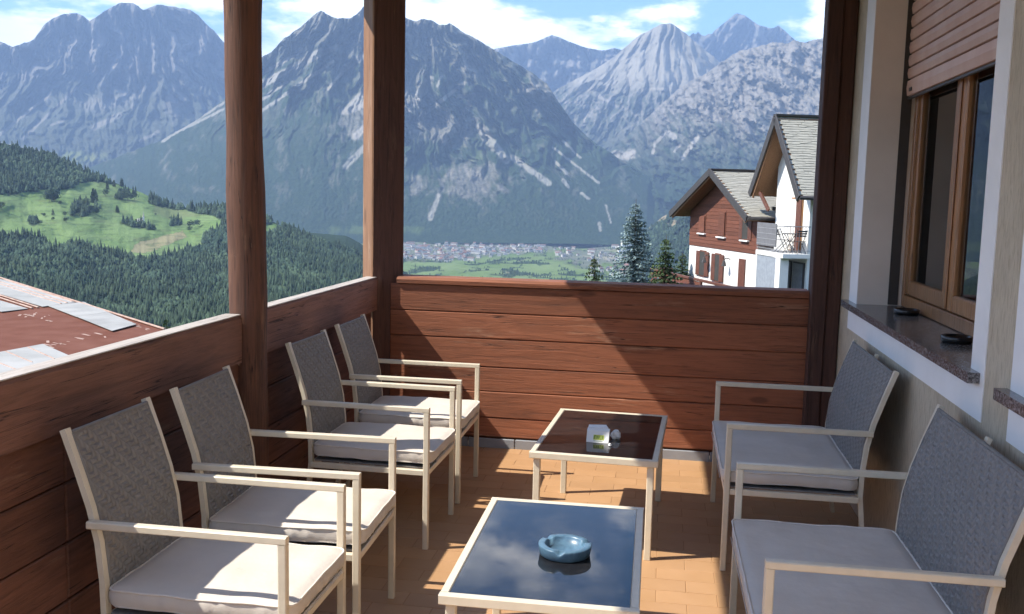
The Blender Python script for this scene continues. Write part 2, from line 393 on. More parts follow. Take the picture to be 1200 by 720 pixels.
# ================================================================== parapets and posts
pb = empty('wooden_parapet', (-.35, 5.82, 0), 'tall red brown board parapet across the far end of the terrace, half in sunlight', 'parapet')
seams = [.063, .189, .357, .514, .694, .856, 1.026]
for i in range(6):
    b = MB(); dy = R3.uniform(-.003, .003)
    b.box(-1.70, .90, 5.797+dy, 5.835+dy, seams[i]+.0018, seams[i+1]-.0018, .005); wbuild(b, 'board', M['wood_end'], pb)
b = MB(); b.box(-1.86, .90, 5.842, 5.87, .02, 1.02); wbuild(b, 'backing', M['wood_x'], pb)
b = MB(); b.sweep([(.866, 0, 0), (-1.655, 0, 0)], [(5.781, 1.028), (5.779, 1.052), (5.793, 1.068), (5.91, 1.072), (5.91, 1.028)], side=(0, 1, 0))
cap = wbuild(b, 'handrail', M['wood_end'], pb)
# left parapet
pl = empty('wooden_parapet', (-1.82, 2.4, 0), 'long dark board parapet along the open left side with pale worn top edge', 'parapet')
def railing(y0, y1):
    b = MB(); b.sweep([(0, y0, 0), (0, y1, 0)], [(-1.845, .852), (-1.775, .852), (-1.772, 1.047), (-1.783, 1.058), (-1.838, 1.058), (-1.845, 1.05)], side=(1, 0, 0))
    wbuild(b, 'handrail', M['wood_rail'], pl)
    b = MB(); b.box(-1.846, -1.776, y0+.001, y1-.002, 1.0585, 1.0635, .002); wbuild(b, 'worn_top_edge', M['wood_cap'], pl)  # thin strip on top of the rail, paler than its sides
railing(-1.2, 3.80); railing(3.985, 5.765)
ls = [.01, .12, .30, .485, .679, .849]
b = MB(); b.box(-1.862, -1.842, -1.2, 5.70, .0, .845); wbuild(b, 'backing', M['wood_y'], pl)
for i in range(5):
    dx = R3.uniform(-.003, .003)
    for y0, y1 in ((-1.2, 2.6), (2.604, 5.72)):
        b = MB(); b.box(-1.838+dx, -1.803+dx, y0, y1, ls[i]+.003, ls[i+1]-.003, .005); wbuild(b, 'board', M['wood_y'], pl)
# log post
b = MB(); n = 26; path = []; rr = []
for k in range(n):
    z = k/(n-1)*3.05; path.append((.006*math.sin(z*2.1), .005*math.cos(z*1.7), z)); rr.append(.079+.0035*math.sin(z*5+1)+.002*math.sin(z*13))
b.tube(path, rr, 28); o = b.build('log_post', M['wood_log'], smooth=True, loc=(-1.787, 3.89, 0))
tag(o, 'round peeled log post rising behind the chairs on the left', 'post')
# corner post (square, turned so that two faces show; sunlight painted on the left one)
th = math.radians(34); cx, cyy = -1.775, 5.88
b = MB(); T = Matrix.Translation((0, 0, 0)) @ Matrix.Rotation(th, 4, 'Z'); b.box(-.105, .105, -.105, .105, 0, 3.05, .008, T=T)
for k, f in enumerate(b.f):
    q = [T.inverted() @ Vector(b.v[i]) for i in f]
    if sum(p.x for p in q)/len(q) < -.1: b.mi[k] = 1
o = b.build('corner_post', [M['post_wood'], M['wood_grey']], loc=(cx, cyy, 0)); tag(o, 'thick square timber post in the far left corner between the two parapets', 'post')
# right post against the house: two boards
rp = empty('timber_post', (.95, 5.78, 0), 'dark square timber post standing against the house wall at the far right', 'post')
b = MB(); b.box(.868, .955, 5.72, 5.86, 0, 3.05, .006); wbuild(b, 'board', M['post_wood'], rp)
b = MB(); b.box(.9565, 1.036, 5.735, 5.86, 0, 3.05, .006); wbuild(b, 'board', M['post_wood'], rp)
# ceiling above (its left eave throws the shade over the right half of the terrace)
EAVE = .285-3.05/1.22
ce = empty('ceiling', (0, 2, 3.05), None, None); ce['kind'] = 'structure'
b = MB(); b.box(EAVE, XW+.4, 1.3, 6.25, 3.075, 3.25); wbuild(b, 'deck', M['soffit'], ce)  # near end cut back so sun and sky fill the shaded terrace
x = EAVE
while x < XW:
    b = MB(); b.box(x, x+.146, 1.3, 6.25, 3.05, 3.073, .004); wbuild(b, 'ceiling_board', M['pine'], ce); x += .149
# ================================================================== house wall with windows
hw = empty('house_wall', (XW, 3, 0), 'beige scratched stucco house wall with white framed windows along the right side', 'wall')
W1 = (3.34, 5.28); W2 = (3.34-2.52, 5.28-2.52); ZB, ZT = 1.02, 2.75
ys = [-3.0, W2[0], W2[1], W1[0], W1[1], 5.9]; zs = [-4.0, ZB, ZT, 3.25]
b = MB()
for i in range(5):
    for k in range(3):
        if k == 1 and i in (1, 3): continue
        b.add([(XW, ys[i], zs[k]), (XW, ys[i], zs[k+1]), (XW, ys[i+1], zs[k+1]), (XW, ys[i+1], zs[k])], [(0, 1, 2, 3)])
b.add([(XW, 5.9, -4), (XW, 5.9, 3.25), (4.5, 5.9, 3.25), (4.5, 5.9, -4)], [(0, 1, 2, 3)])
wbuild(b, 'stucco_face', M['stucco'], hw)
def window_parts(oy):
    y0, y1 = 3.34+oy, 5.28+oy; parts = []
    XR = 1.30
    b = MB()
    b.add([(XW, y1, ZB), (XW, y1, ZT), (XR, y1, ZT), (XR, y1, ZB)], [(0, 1, 2, 3)])
    b.add([(XW, y0, ZB), (XW, y0, ZT), (XR, y0, ZT), (XR, y0, ZB)], [(3, 2, 1, 0)])
    b.add([(XW, y0, ZT), (XW, y1, ZT), (XR, y1, ZT), (XR, y0, ZT)], [(0, 1, 2, 3)])
    b.add([(XW, y0, ZB), (XW, y1, ZB), (XR, y1, ZB), (XR, y0, ZB)], [(3, 2, 1, 0)])
    parts.append(wbuild(b, 'window_reveal', M['reveal'], hw))
    sur = MB(); a, c = 1.0365, XW+.0
    sur.box(a, c, y1, y1+.21, .90, 2.92); sur.box(a, c, y0-.135, y0, .90, 2.92); sur.box(a, c, y0, y1, .90, ZB-.002); sur.box(a, c, y0, y1, ZT, 2.92)
    parts.append(wbuild(sur, 'window_surround', M['white_paint'], hw))
    sl = MB(); sl.prism([(.997, y0-.10), (1.0355, y0-.10), (1.0355, y0+.002), (1.27, y0+.002), (1.27, y1-.002), (1.0355, y1-.002), (1.0355, y1+.23), (.997, y1+.23)], 1.021, 1.056)
    parts.append(wbuild(sl, 'window_sill', M['granite'], hw))
    # frame: outer box, two casements with panes
    X0 = 1.262
    fr = MB(); fr.box(X0, X0+.07, y0, y0+.045, 1.058, ZT, .004); fr.box(X0, X0+.07, y1-.045, y1, 1.058, ZT, .004); fr.box(X0, X0+.07, y0+.045, y1-.045, 1.058, 1.12, .004)
    f = wbuild(fr, 'window_frame', M['frame_wood'], hw)
    ym = y1-.79
    for a0, a1 in ((y0+.047, ym-.004), (ym+.004, y1-.047)):
        c = MB(); z0, z1 = 1.124, 2.6; w = .075
        c.box(X0+.004, X0+.05, a0, a0+w, z0, z1, .006); c.box(X0+.004, X0+.05, a1-w, a1, z0, z1, .006); c.box(X0+.006, X0+.048, a0+w, a1-w, z0, z0+w, .006)
        o = c.build('casement', M['frame_wood'], f)
        p = MB(); p.box(X0+.024, X0+.029, a0+w-.004, a1-w+.004, z0+w-.004, z1); p.build('pane', M['pane'], f)
    k = MB(); k.box(X0-.0065, X0+.004, ym-.016, ym+.016, 1.13, 2.6, .005); k.build('cover_strip', M['frame_wood'], f)
    # room behind
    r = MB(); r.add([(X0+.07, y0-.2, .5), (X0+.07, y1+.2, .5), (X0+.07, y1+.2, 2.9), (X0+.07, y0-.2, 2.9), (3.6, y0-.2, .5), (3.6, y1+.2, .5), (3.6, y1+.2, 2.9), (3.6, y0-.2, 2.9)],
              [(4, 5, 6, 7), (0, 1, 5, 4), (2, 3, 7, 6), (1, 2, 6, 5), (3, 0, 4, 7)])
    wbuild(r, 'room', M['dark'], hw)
    cu = MB(); m = 60
    for j in range(m):
        ya = y0+.05+(y1-y0-.1)*j/m; yb = y0+.05+(y1-y0-.1)*(j+1)/m
        xa = 1.319+.004*math.sin(j*1.3); xb = 1.319+.004*math.sin((j+1)*1.3)
        cu.add([(xa, ya, 1.125), (xb, yb, 1.125), (xb, yb, 2.8), (xa, ya, 2.8)], [(0, 1, 2, 3)])
    wbuild(cu, 'curtain', M['curtain'], hw)
    # roller shutter, half lowered
    sh = MB(); sh.box(1.222, 1.236, y0+.004, y1-.004, 2.132, 2.146, .003)
    s = wbuild(sh, 'roller_shutter', M['dark_metal'], hw)
    z = 2.148; hh = [.088, .062]+[.066]*10
    for q in hh:
        if z > 2.76: break
        b = MB(); b.sweep([(0, y0+.006, 0), (0, y1-.006, 0)], [(1.236, z), (1.219, z+.004), (1.2135, z+q*.5), (1.217, z+q-.008), (1.228, z+q-.004), (1.236, z+q-.004)], side=(1, 0, 0))
        b.build('slat', M['shutter'], s); z += q
    b = MB(); b.box(1.2095, 1.2135, y1-.12, y1-.075, 2.168, 2.186, .001); b.build('stopper', M['dark_metal'], s)
    for yy in (y1-.003, y0+.003):
        b = MB(); b.box(1.195, 1.245, yy-.003, yy+.003, 1.06, ZT); b.build('guide_rail', M['dark_metal'], s)
    return parts
window_parts(0.0); window_parts(-2.52)
# back of the wall, so that no light leaks in
b = MB(); b.box(4.4, 4.5, -3, 5.85, -4, 3.25); b.box(1.3, 4.5, -3.0, -2.9, -4, 3.25); wbuild(b, 'inner_wall', M['dark'], hw)
# ashtrays on the sill
def sill_tray(px, py, lab):
    d = pdir(px, py); t = (1.0562-CH)/d[2]; X, Y = d[0]*t, d[1]*t
    b = MB(); b.lathe([(0, 0), (.052, 0), (.058, .006), (.06, .026), (.056, .029), (.05, .026), (.044, .012), (0, .01)], 28)
    o = b.build('ashtray', M['black_plastic'], loc=(X, Y, 1.0562), smooth=True); tag(o, lab, 'ashtray')
sill_tray(1062, 369, 'small round black ashtray at the far end of the granite window sill')
sill_tray(1121, 402, 'small round black ashtray at the near end of the granite window sill')
# ================================================================== seating
def make_seat(w, name, label, cat, group):
    """local: faces +x, origin on the floor; w = width over the arms"""
    t = empty(name, (0, 0, 0), label, cat, group)
    fx, rx = .283, -.283; hw_ = w/2; pw = hw_-.024      # posts stand inside the arms
    mf = M['frame']
    for s in (-1, 1):
        y = s*(hw_-.0125)
        b = MB(); b.bar((fx-.012, y, 0), (fx-.012, y, .628), .025, .025, (1, 0, 0)); b.build('front_leg', mf, t)
        b = MB(); b.bar((rx-.03, y, .639), (fx, y, .639), .026, .022, (0, 1, 0)); b.build('armrest', mf, t)
        yp = s*(pw-.0145)
        pts = [(rx-.055, 0), (rx-.015, .22), (rx, .36), (rx-.002, .46), (rx-.014, .58), (rx-.036, .68), (rx-.075, .80), (rx-.112, .905)]
        P = [Vector((a, yp, z)) for a, z in pts]
        b = MB(); b.sweep(P, [(-.013, -.009), (.013, -.009), (.013, .009), (-.013, .009)], side=(0, 1, 0)); b.build('back_post', mf, t)
    b = MB()
    b.bar((fx-.012, -hw_+.026, .352), (fx-.012, hw_-.026, .352), .022, .026, (1, 0, 0)); b.bar((rx+.012, -pw+.03, .352), (rx+.012, pw-.03, .352), .022, .026, (1, 0, 0))
    for s in (-1, 1): b.bar((rx+.012, s*(hw_-.014), .352), (fx-.026, s*(hw_-.014), .352), .022, .026, (0, 1, 0))
    b.build('seat_frame', mf, t)
    b = MB(); b.box(rx+.02, fx-.03, -hw_+.03, hw_-.03, .366, .372); b.build('seat_web', M['weave'], t)
    if w > .7:
        b = MB(); b.sweep([(rx-.014, 0, .36), (rx-.016, 0, .46), (rx-.028, 0, .58), (rx-.05, 0, .68), (rx-.089, 0, .80), (rx-.126, 0, .905)], [(-.012, -.007), (.012, -.007), (.012, .007), (-.012, .007)], side=(0, 1, 0)); b.build('centre_post', mf, t)
    # woven back: strands passing over and under each other (2/2 twill)
    prof = [(rx+.004, .385), (rx+.006, .46), (rx-.004, .58), (rx-.026, .68), (rx-.065, .80), (rx-.100, .892)]
    zs_ = np.array([z for _, z in prof]); xs_ = np.array([x for x, _ in prof])
    W2_ = pw-.028; nu = int(2*W2_/.0165); nv = int((.892-.385)/.0165); du = 2*W2_/nu; dv = (.892-.385)/nv
    def P(u, v, h):
        z = .385+v*dv; x = float(np.interp(z, zs_, xs_)); sl = float(np.interp(z+.01, zs_, xs_)-np.interp(z-.01, zs_, xs_))/.02
        k = 1/math.hypot(1, sl); return (x+h*k, -W2_+u*du, z-h*k*sl)
    b = MB()
    for i in range(nu):
        for j in range(nv):
            up = (i+j) % 4
            if up == 0:      # vertical strand over two
                a0, a1, c0, c1 = i+.06, i+.94, j+.02, min(j+1.98, nv)
            elif up == 2:
                a0, a1, c0, c1 = i+.02, min(i+1.98, nu), j+.06, j+.94
            else: continue
            am, cm = (a0+a1)/2, (c0+c1)/2; lo, hi = .0005, .0058
            b.add([P(a0, c0, lo), P(a1, c0, lo), P(a1, c1, lo), P(a0, c1, lo), P(am, cm, hi)], [(0, 1, 4), (1, 2, 4), (2, 3, 4), (3, 0, 4)])
    m = 8
    for k in range(m):       # the web behind the strands, both sides
        v0, v1 = nv*k/m, nv*(k+1)/m
        b.add([P(0, v0, .0002), P(nu, v0, .0002), P(nu, v1, .0002), P(0, v1, .0002)], [(0, 1, 2, 3)])
        b.add([P(0, v0, -.006), P(nu, v0, -.006), P(nu, v1, -.006), P(0, v1, -.006)], [(3, 2, 1, 0)])
    o = b.build('backrest', M['weave'], t)
    e = MB(); vs = [P(0, nv*k/10, 0) for k in range(11)]; e.tube(vs, .0045, 6); e.tube([P(nu, nv*k/10, 0) for k in range(11)], .0045, 6); e.tube([P(nu*k/4, nv+.1, -.001) for k in range(5)], .0065, 8)
    e.build('edge_trim', M['weave_edge'], t)
    # cushion: a rounded pad with puckered sides
    cx0, cx1, cy = rx+.012, fx+.008, hw_-.024
    nx, ny = 30, int(30*w/.51); vs = []; rs = random.Random(int(w*1000))
    def top(u, v):
        x = cx0+(cx1-cx0)*u; y = -cy+2*cy*v
        e_ = min(u*(cx1-cx0), (1-u)*(cx1-cx0), v*2*cy, (1-v)*2*cy)
        r = .012; k = 1-max(0, 1-e_/r)**2
        z = .440+.006*math.sqrt(max(k, 0))+.007*math.sin(math.pi*u)*math.sin(math.pi*v)
        z += .002*math.sin(9*u+4*v)*math.sin(7*v+1)+.0015*math.sin(23*u-9*v)*math.sin(13*v+5*u)
        cr_ = .035; dx_ = min(u, 1-u)*(cx1-cx0); dy_ = min(v, 1-v)*2*cy          # rounded corners
        if dx_ < cr_ and dy_ < cr_:
            d_ = math.hypot(cr_-dx_, cr_-dy_)
            if d_ > cr_:
                s_ = cr_/d_
                x += (1 if u < .5 else -1)*(cr_-dx_)*(1-s_); y += (1 if v < .5 else -1)*(cr_-dy_)*(1-s_)
        return (x, y, z)
    for i in range(nx+1):
        for j in range(ny+1): vs.append(top(i/nx, j/ny))
    fs = [(i*(ny+1)+j, (i+1)*(ny+1)+j, (i+1)*(ny+1)+j+1, i*(ny+1)+j+1) for i in range(nx) for j in range(ny)]
    b = MB(); b.add(vs, fs)
    ring = [(i, 0) for i in range(nx)]+[(nx, j) for j in range(ny)]+[(i, ny) for i in range(nx, 0, -1)]+[(0, j) for j in range(ny, 0, -1)]
    ru = [vs[i*(ny+1)+j] for i, j in ring]; nr = len(ru); lv = []
    for k, (dz, out) in enumerate(((0, 0), (-.010, .004), (-.026, .005), (-.042, .003), (-.051, -.004))):
        for q, (x, y, z) in enumerate(ru):
            c = math.hypot(x, y); pk = .0035*math.sin(q*1.35+math.sin(q*.7)*2)*(1 if 0 < k < 4 else 0)
            lv.append((x+(out+pk)*x/c, y+(out+pk)*y/c, z+dz))
    fs = [(k*nr+(q+1) % nr, k*nr+q, (k+1)*nr+q, (k+1)*nr+(q+1) % nr) for k in range(4) for q in range(nr)]
    fs.append(tuple(4*nr+q for q in range(nr))[::-1])
    b.add(lv, [f[::-1] for f in fs[:-1]]+[fs[-1]])
    cu = b.build('cushion', M['cushion'], t, smooth=True)
    pi = MB(); loop = [(x*1.008, y*1.008, z+.0005) for x, y, z in ru]+[(ru[0][0]*1.008, ru[0][1]*1.008, ru[0][2]+.0005)]
    pi.tube(loop, .0032, 6); pi.build('piping', M['cushion_side'], cu, smooth=True)
    zp = MB(); zp.bar((cx1+.0065, -cy+.06, .392), (cx1+.0065, cy-.06, .392), .002, .006, (1, 0, 0), ch=.0005); zp.build('zip', M['zip'], cu)
    return t
M['weave_edge'] = simple('weave_edge', (.2, .19, .18), None, 30, .6)
arm = make_seat(.505, 'garden_armchair', 'garden armchair nearest the camera on the left, pale frame and cream cushion', 'armchair', 'armchairs along the left parapet')
YC = [(2.628, 'garden armchair nearest the camera on the left, pale frame and cream cushion'),
      (3.236, 'second garden armchair on the left, just in front of the log post'),
      (4.262, 'third garden armchair on the left, first one beyond the log post'),
      (4.912, 'garden armchair at the far end of the left row, next to the corner post')]
for i, (y, lab) in enumerate(YC):
    o = arm if i == 0 else copy_tree(arm)
    o.location = (-1.272, y, 0); o['label'] = lab; o.rotation_euler = (0, 0, (0.0, .03, -.02, .0)[i])
sofa = make_seat(.965, 'garden_loveseat', 'two seat woven garden loveseat nearest the camera on the right', 'loveseat', 'loveseats along the house wall')
sofa.location = (.583, 2.975, 0); sofa.rotation_euler = (0, 0, math.pi+.006)
o = copy_tree(sofa); o['label'] = 'two seat woven garden loveseat farther away, under the window'; o.location = (.585, 4.525, 0); o.rotation_euler = (0, 0, math.pi-.004)
# ================================================================== tables
def make_table(label):
    t = empty('coffee_table', (0, 0, 0), label, 'coffee table', 'glass topped coffee tables'); w, d, H = .572, .905, .457
    b = MB(); fw = .026
    b.bar((0, fw/2, H-.015), (w, fw/2, H-.015), fw, .03, (0, 1, 0)); b.bar((0, d-fw/2, H-.015), (w, d-fw/2, H-.015), fw, .03, (0, 1, 0))
    b.bar((fw/2, fw, H-.015), (fw/2, d-fw, H-.015), fw, .03, (1, 0, 0)); b.bar((w-fw/2, fw, H-.015), (w-fw/2, d-fw, H-.015), fw, .03, (1, 0, 0))
    b.build('frame', M['frame'], t)
    g = MB(); g.box(fw+.0008, w-fw-.0008, fw+.0008, d-fw-.0008, H-.009, H-.002, .001); g.build('glass_top', M['glass_top'], t)
    for x in (.032, w-.032):
        for y in (.032, d-.032):
            b = MB(); b.bar((x, y, 0), (x, y, H-.030), .03, .03, (1, 0, 0)); b.build('leg', M['frame'], t)
    return t
t1 = make_table('coffee table nearest the camera with a blue round ashtray on its dark glass')
t1.location = (-.595, 2.533, 0); t1.rotation_euler = (0, 0, .008)
t2 = copy_tree(t1); t2['label'] = 'far coffee table before the end parapet, with a small white box on it'
t2.location = (-.555, 4.102, 0); t2.rotation_euler = (0, 0, -.049)
# blue ashtray
def notch(a, k, r, z):
    if k in (3, 4, 5, 6, 7):
        q = min(abs((a-c+math.pi) % (2*math.pi)-math.pi) for c in (2.5, .45, 4.6)); z -= .011*max(0, 1-(q/.17)**2)
    return r, z
b = MB(); b.lathe([(0, 0), (.074, 0), (.081, .004), (.0855, .031), (.0855, .0345), (.084, .0365), (.067, .037), (.0645, .036), (.0625, .0325), (.056, .014), (0, .012)], 72, fn=notch)
o = b.build('ashtray', M['ashtray'], loc=(-.272, 2.925, .4552), smooth=True); tag(o, 'large round blue marbled ashtray with rest notches on the near table', 'ashtray')
# small white box with lime print, crumpled paper, crumb
bx = empty('paper_box', (-.265, 4.375, .4552), 'small open white card box with lime green print on the far table', 'box', rz=-.05)
def wedge(x0, x1, yb, yt, z0, z1, th): return None
b = MB(); b.sweep([(.052, 0, 0), (-.052, 0, 0)], [(-.036, 0), (.03, 0), (.034, .050), (.012, .058), (-.012, .050)], side=(0, 1, 0)); b.build('carton', M['white_card'], bx)
b = MB(); b.slab([(-.050, .013, .0595), (.046, .013, .0595), (.030, .055, .066), (-.052, .052, .062)], .0015); b.build('lid_flap', M['white_card'], bx)
def on_face(x, f, off): # point on the sloping front of the carton, f from bottom to top
    return (x, -.036+.024*f-off*.9, .050*f+off*.43)
def decal(name, mat, par, x0, x1, f0, f1, off):
    b = MB(); q = [on_face(x0, f0, off), on_face(x1, f0, off), on_face(x1, f1, off), on_face(x0, f1, off)]; r = [on_face(x0, f0, .0002), on_face(x1, f0, .0002), on_face(x1, f1, .0002), on_face(x0, f1, .0002)]
    b.add(q+r, [(0, 1, 2, 3), (0, 4, 5, 1), (1, 5, 6, 2), (2, 6, 7, 3), (3, 7, 4, 0)]); return b.build(name, M[mat], par)
q = decal('print', 'lime_print', bx, -.020, .030, .22, .66, .0008)
for x0, x1, f0, f1 in ((-.018, -.014, .3, .6), (-.014, -.007, .53, .6), (-.004, 0, .3, .58), (.004, .008, .28, .6), (.012, .02, .28, .35), (.022, .026, .3, .6), (-.018, .024, .1, .14)): decal('print_stroke', 'olive_print', q, x0, x1, f0, f1, .0014)
def crumple(r, seed, loc, lab, cat, name):
    rs = random.Random(seed); b = MB(); n = 10
    vs = []; fs = []
    for i in range(n):
        for j in range(14):
            th_ = math.pi*i/(n-1); ph = 2*math.pi*j/14; q = r*(.72+.45*rs.random())
            vs.append((q*math.sin(th_)*math.cos(ph), q*math.sin(th_)*math.sin(ph), max(-r*.7, q*math.cos(th_))))
    for i in range(n-1):
        for j in range(14): fs.append((i*14+j, (i+1)*14+j, (i+1)*14+(j+1) % 14, i*14+(j+1) % 14))
    b.add(vs, fs); o = b.build(name, M['white_card'], loc=(loc[0], loc[1], loc[2]+r*.7)); tag(o, lab, cat)
crumple(.025, 4, (-.185, 4.43, .4552), 'crumpled white paper tissue lying against the white box', 'tissue', 'paper_tissue')
crumple(.008, 5, (-.205, 4.29, .4552), 'tiny white scrap of paper on the far table', 'scrap', 'paper_scrap')
# ================================================================== landscape
_prm = np.random.RandomState(11).permutation(512).astype(np.int64)
def _h(i, j, s): return _prm[(_prm[(i+s*57) % 512]+j) % 512]
def gnoise(x, y, s=0):
    xi = np.floor(x).astype(np.int64); yi = np.floor(y).astype(np.int64); xf = x-xi; yf = y-yi
    u = xf*xf*xf*(xf*(xf*6-15)+10); v = yf*yf*yf*(yf*(yf*6-15)+10)
    def g(i, j, a, b):
        t = _h(i, j, s)*(2*math.pi/512); return np.cos(t)*a+np.sin(t)*b
    n00 = g(xi, yi, xf, yf); n10 = g(xi+1, yi, xf-1, yf); n01 = g(xi, yi+1, xf, yf-1); n11 = g(xi+1, yi+1, xf-1, yf-1)
    return ((n00*(1-u)+n10*u)*(1-v)+(n01*(1-u)+n11*u)*v)*1.5
def fbm(x, y, o=5, s=0, gain=.5):
    a = 1; t = 0; q = 0
    for k in range(o): t = t+a*gnoise(x*2**k, y*2**k, s+k); q += a; a *= gain
    return t/q
def ridged(x, y, o=4, s=0, gain=.55):
    a = 1; t = 0; q = 0
    for k in range(o): t = t+a*(1-2*np.abs(gnoise(x*2**k, y*2**k, s+k))); q += a; a *= gain
    return t/q
def sstep(a, b, x):
    t = np.clip((x-a)/(b-a), 0, 1); return t*t*(3-2*t)
def seg_d(x, y, x0, y0, x1, y1):
    dx, dy = x1-x0, y1-y0; t = np.clip(((x-x0)*dx+(y-y0)*dy)/(dx*dx+dy*dy), 0, 1)
    return np.hypot(x-x0-t*dx, y-y0-t*dy)
def streaks(x, y, L, wob=1.5):
    m = np.zeros_like(x); jx = x+wob*fbm(x/7, y/7, 3, 31); jy = y+wob*fbm(x/7, y/7, 3, 37)
    for x0, y0, x1, y1, w in L: m = np.maximum(m, 1-sstep(w*.55, w*1.15, seg_d(jx, jy, x0, y0, x1, y1)))
    return m
def blobs(x, y, L):
    m = np.zeros_like(x); n = fbm(x/11, y/11, 4, 41)
    for cx, cy, rx, ry in L: m = np.maximum(m, sstep(1.15, .55, np.hypot((x-cx)/rx, (y-cy)/ry)+.9*n))
    return m
def inpoly(x, y, P, soft=None):
    r = np.zeros(x.shape, bool); n = len(P)
    for i in range(n):
        x0, y0 = P[i]; x1, y1 = P[(i+1) % n]
        if y0 == y1: continue
        c = ((y0 > y) != (y1 > y)) & (x < (x1-x0)*(y-y0)/(y1-y0)+x0); r ^= c
    return r.astype(float)
def grid_object(name, X, Y, Z, mat, mask=None, kind='structure', label=None):
    nr, nc = X.shape; me = bpy.data.meshes.new(name)
    me.vertices.add(nr*nc); me.vertices.foreach_set('co', np.stack([X, Y, Z], -1).astype(np.float32).ravel())
    i = np.arange(nr-1)[:, None]*nc+np.arange(nc-1)[None]; q = np.stack([i, i+1, i+nc+1, i+nc], -1).reshape(-1, 4)
    me.loops.add(q.size); me.loops.foreach_set('vertex_index', q.ravel().astype(np.int32))
    me.polygons.add(len(q)); me.polygons.foreach_set('loop_start', np.arange(0, q.size, 4, dtype=np.int32)); me.polygons.foreach_set('loop_total', np.full(len(q), 4, np.int32))
    me.polygons.foreach_set('use_smooth', np.ones(len(q), bool)); me.materials.append(mat); me.update(calc_edges=True)
    if mask is not None:
        at = me.color_attributes.new('cover', 'FLOAT_COLOR', 'POINT'); at.data.foreach_set('color', mask.astype(np.float32).ravel())
    o = bpy.data.objects.new(name, me); COL.objects.link(o)
    return tag(o, label, None, None, kind)
def land_mat(name, forest, forest2, rock, rock2, scree, grass, grass2, cell):
    """forest by default; the cover attribute gives bare rock (R), scree (G), meadow (B)"""
    m, t, b = new_mat(name); v = coords(t, (1/cell,)*3, rnd=False)
    at = nd(t, 'ShaderNodeAttribute', attribute_name='cover'); sp = nd(t, 'ShaderNodeSeparateColor'); t.links.new(at.outputs['Color'], sp.inputs[0])
    n1 = noise(t, v, 1.0, 8, .7); n2 = noise(t, v, .22, 6, .6); n3 = noise(t, v, 3.0, 4, .7)
    f = ramp(t, n1, [(.35, forest), (.65, forest2)]); f = mixc(t, mrange(t, n3, .42, .66, 0, .8), f, tuple(c*.55 for c in forest))
    r = ramp(t, n1, [(.35, rock2), (.6, rock)]); r = mixc(t, mrange(t, n2, .45, .65, 0, .5), r, rock2)
    g = ramp(t, n2, [(.35, grass), (.65, grass2)])
    c = mixc(t, sp.outputs[0], f, r); c = mixc(t, sp.outputs[1], c, scree); c = mixc(t, sp.outputs[2], c, g)
    t.links.new(c, b.inputs['Base Color']); b.inputs['Roughness'].default_value = .95; b.inputs['Specular IOR Level'].default_value = .1
    bump(t, b, n1, .7, cell*.4)
    return m
FOR, FOR2 = (.02, .038, .018), (.04, .066, .03)
LM = {
 'far': land_mat('far_rock', (.06, .075, .05), (.1, .105, .075), (.22, .2, .172), (.125, .118, .106), (.32, .292, .25), (.12, .15, .05), (.18, .19, .07), 40),
 'mid': land_mat('mountain_cover', FOR, FOR2, (.26, .232, .192), (.105, .1, .088), (.37, .345, .3), (.1, .15, .04), (.15, .2, .06), 26),
 'near': land_mat('hillside_cover', FOR, FOR2, (.22, .21, .19), (.1, .1, .09), (.33, .27, .16), (.115, .185, .058), (.165, .235, .088), 16),
 'valley': land_mat('valley_cover', (.03, .055, .02), (.06, .09, .03), (.3, .28, .26), (.18, .17, .16), (.4, .36, .26), (.115, .175, .05), (.165, .22, .085), 40),
 'ground': land_mat('ground_cover', FOR, FOR2, (.2, .19, .17), (.1, .1, .09), (.3, .27, .2), (.07, .12, .03), (.1, .15, .04), 5),
}
def columns(x0, x1, step=1.1):
    a = np.arange(-900, x0-10, 14.0); b = np.arange(x0, x1, step); c = np.arange(x1+10, 2000, 14.0)
    return np.concatenate([a, b, c])
def layer(name, sil, foot, Dr, Df, rows, mat, cover, relief, cols, crag=1.2, seed=0, power=1.0, back=.35, label=None):
    """a mountain: its skyline and foot as (pixel x, pixel y) of the survey, its distances as (pixel x, metres)"""
    A = np.array([az_te(x, 218)[0] for x in cols])
    sa = np.array([az_te(*p) for p in sil]); fa = np.array([az_te(*p) for p in foot])
    te_r = np.interp(A, sa[:, 0], sa[:, 1]); te_f = np.interp(A, fa[:, 0], fa[:, 1])
    te_r = te_r+crag/F*(fbm(cols/9.0, cols*0+seed, 5, seed)+.6*ridged(cols/23, cols*0+3, 3, seed+9))
    D_r = np.interp(cols, *zip(*Dr)); D_f = np.interp(cols, *zip(*Df))
    t = np.linspace(0, 1, rows)[:, None]
    te = te_f+(te_r-te_f)*t
    r = D_f+(D_r-D_f)*t**power
    X0, Y0 = r*np.sin(A), r*np.cos(A); px, py = project(X0, Y0, CH+r*te)
    r = r+relief(px, py)*sstep(0, .12, t)*(1-.55*sstep(.9, 1, t))
    X, Y, Z = r*np.sin(A), r*np.cos(A), CH+r*te
    mask = np.zeros((rows, len(cols), 4)); mask[..., 3] = 1
    R_, G_, B_ = cover(px, py); mask[..., 0] = R_; mask[..., 1] = G_; mask[..., 2] = B_
    # the far side of the ridge
    bx, by, bz, bm = [X], [Y], [Z], [mask]
    for k, dz in ((.05, .12), (.14, .35), (back, .9)):
        rb = r[-1]*(1+k); bx.append((rb*np.sin(A))[None]); by.append((rb*np.cos(A))[None]); bz.append((Z[-1]-dz*np.abs(Z[-1]-Z[0]))[None]); bm.append(mask[-1:])
    o = grid_object(name, np.concatenate(bx), np.concatenate(by), np.concatenate(bz), mat, np.concatenate(bm), label=label)
    return dict(o=o, A=A, cols=cols, X=X, Y=Y, Z=Z, px=px, py=py, mask=mask)
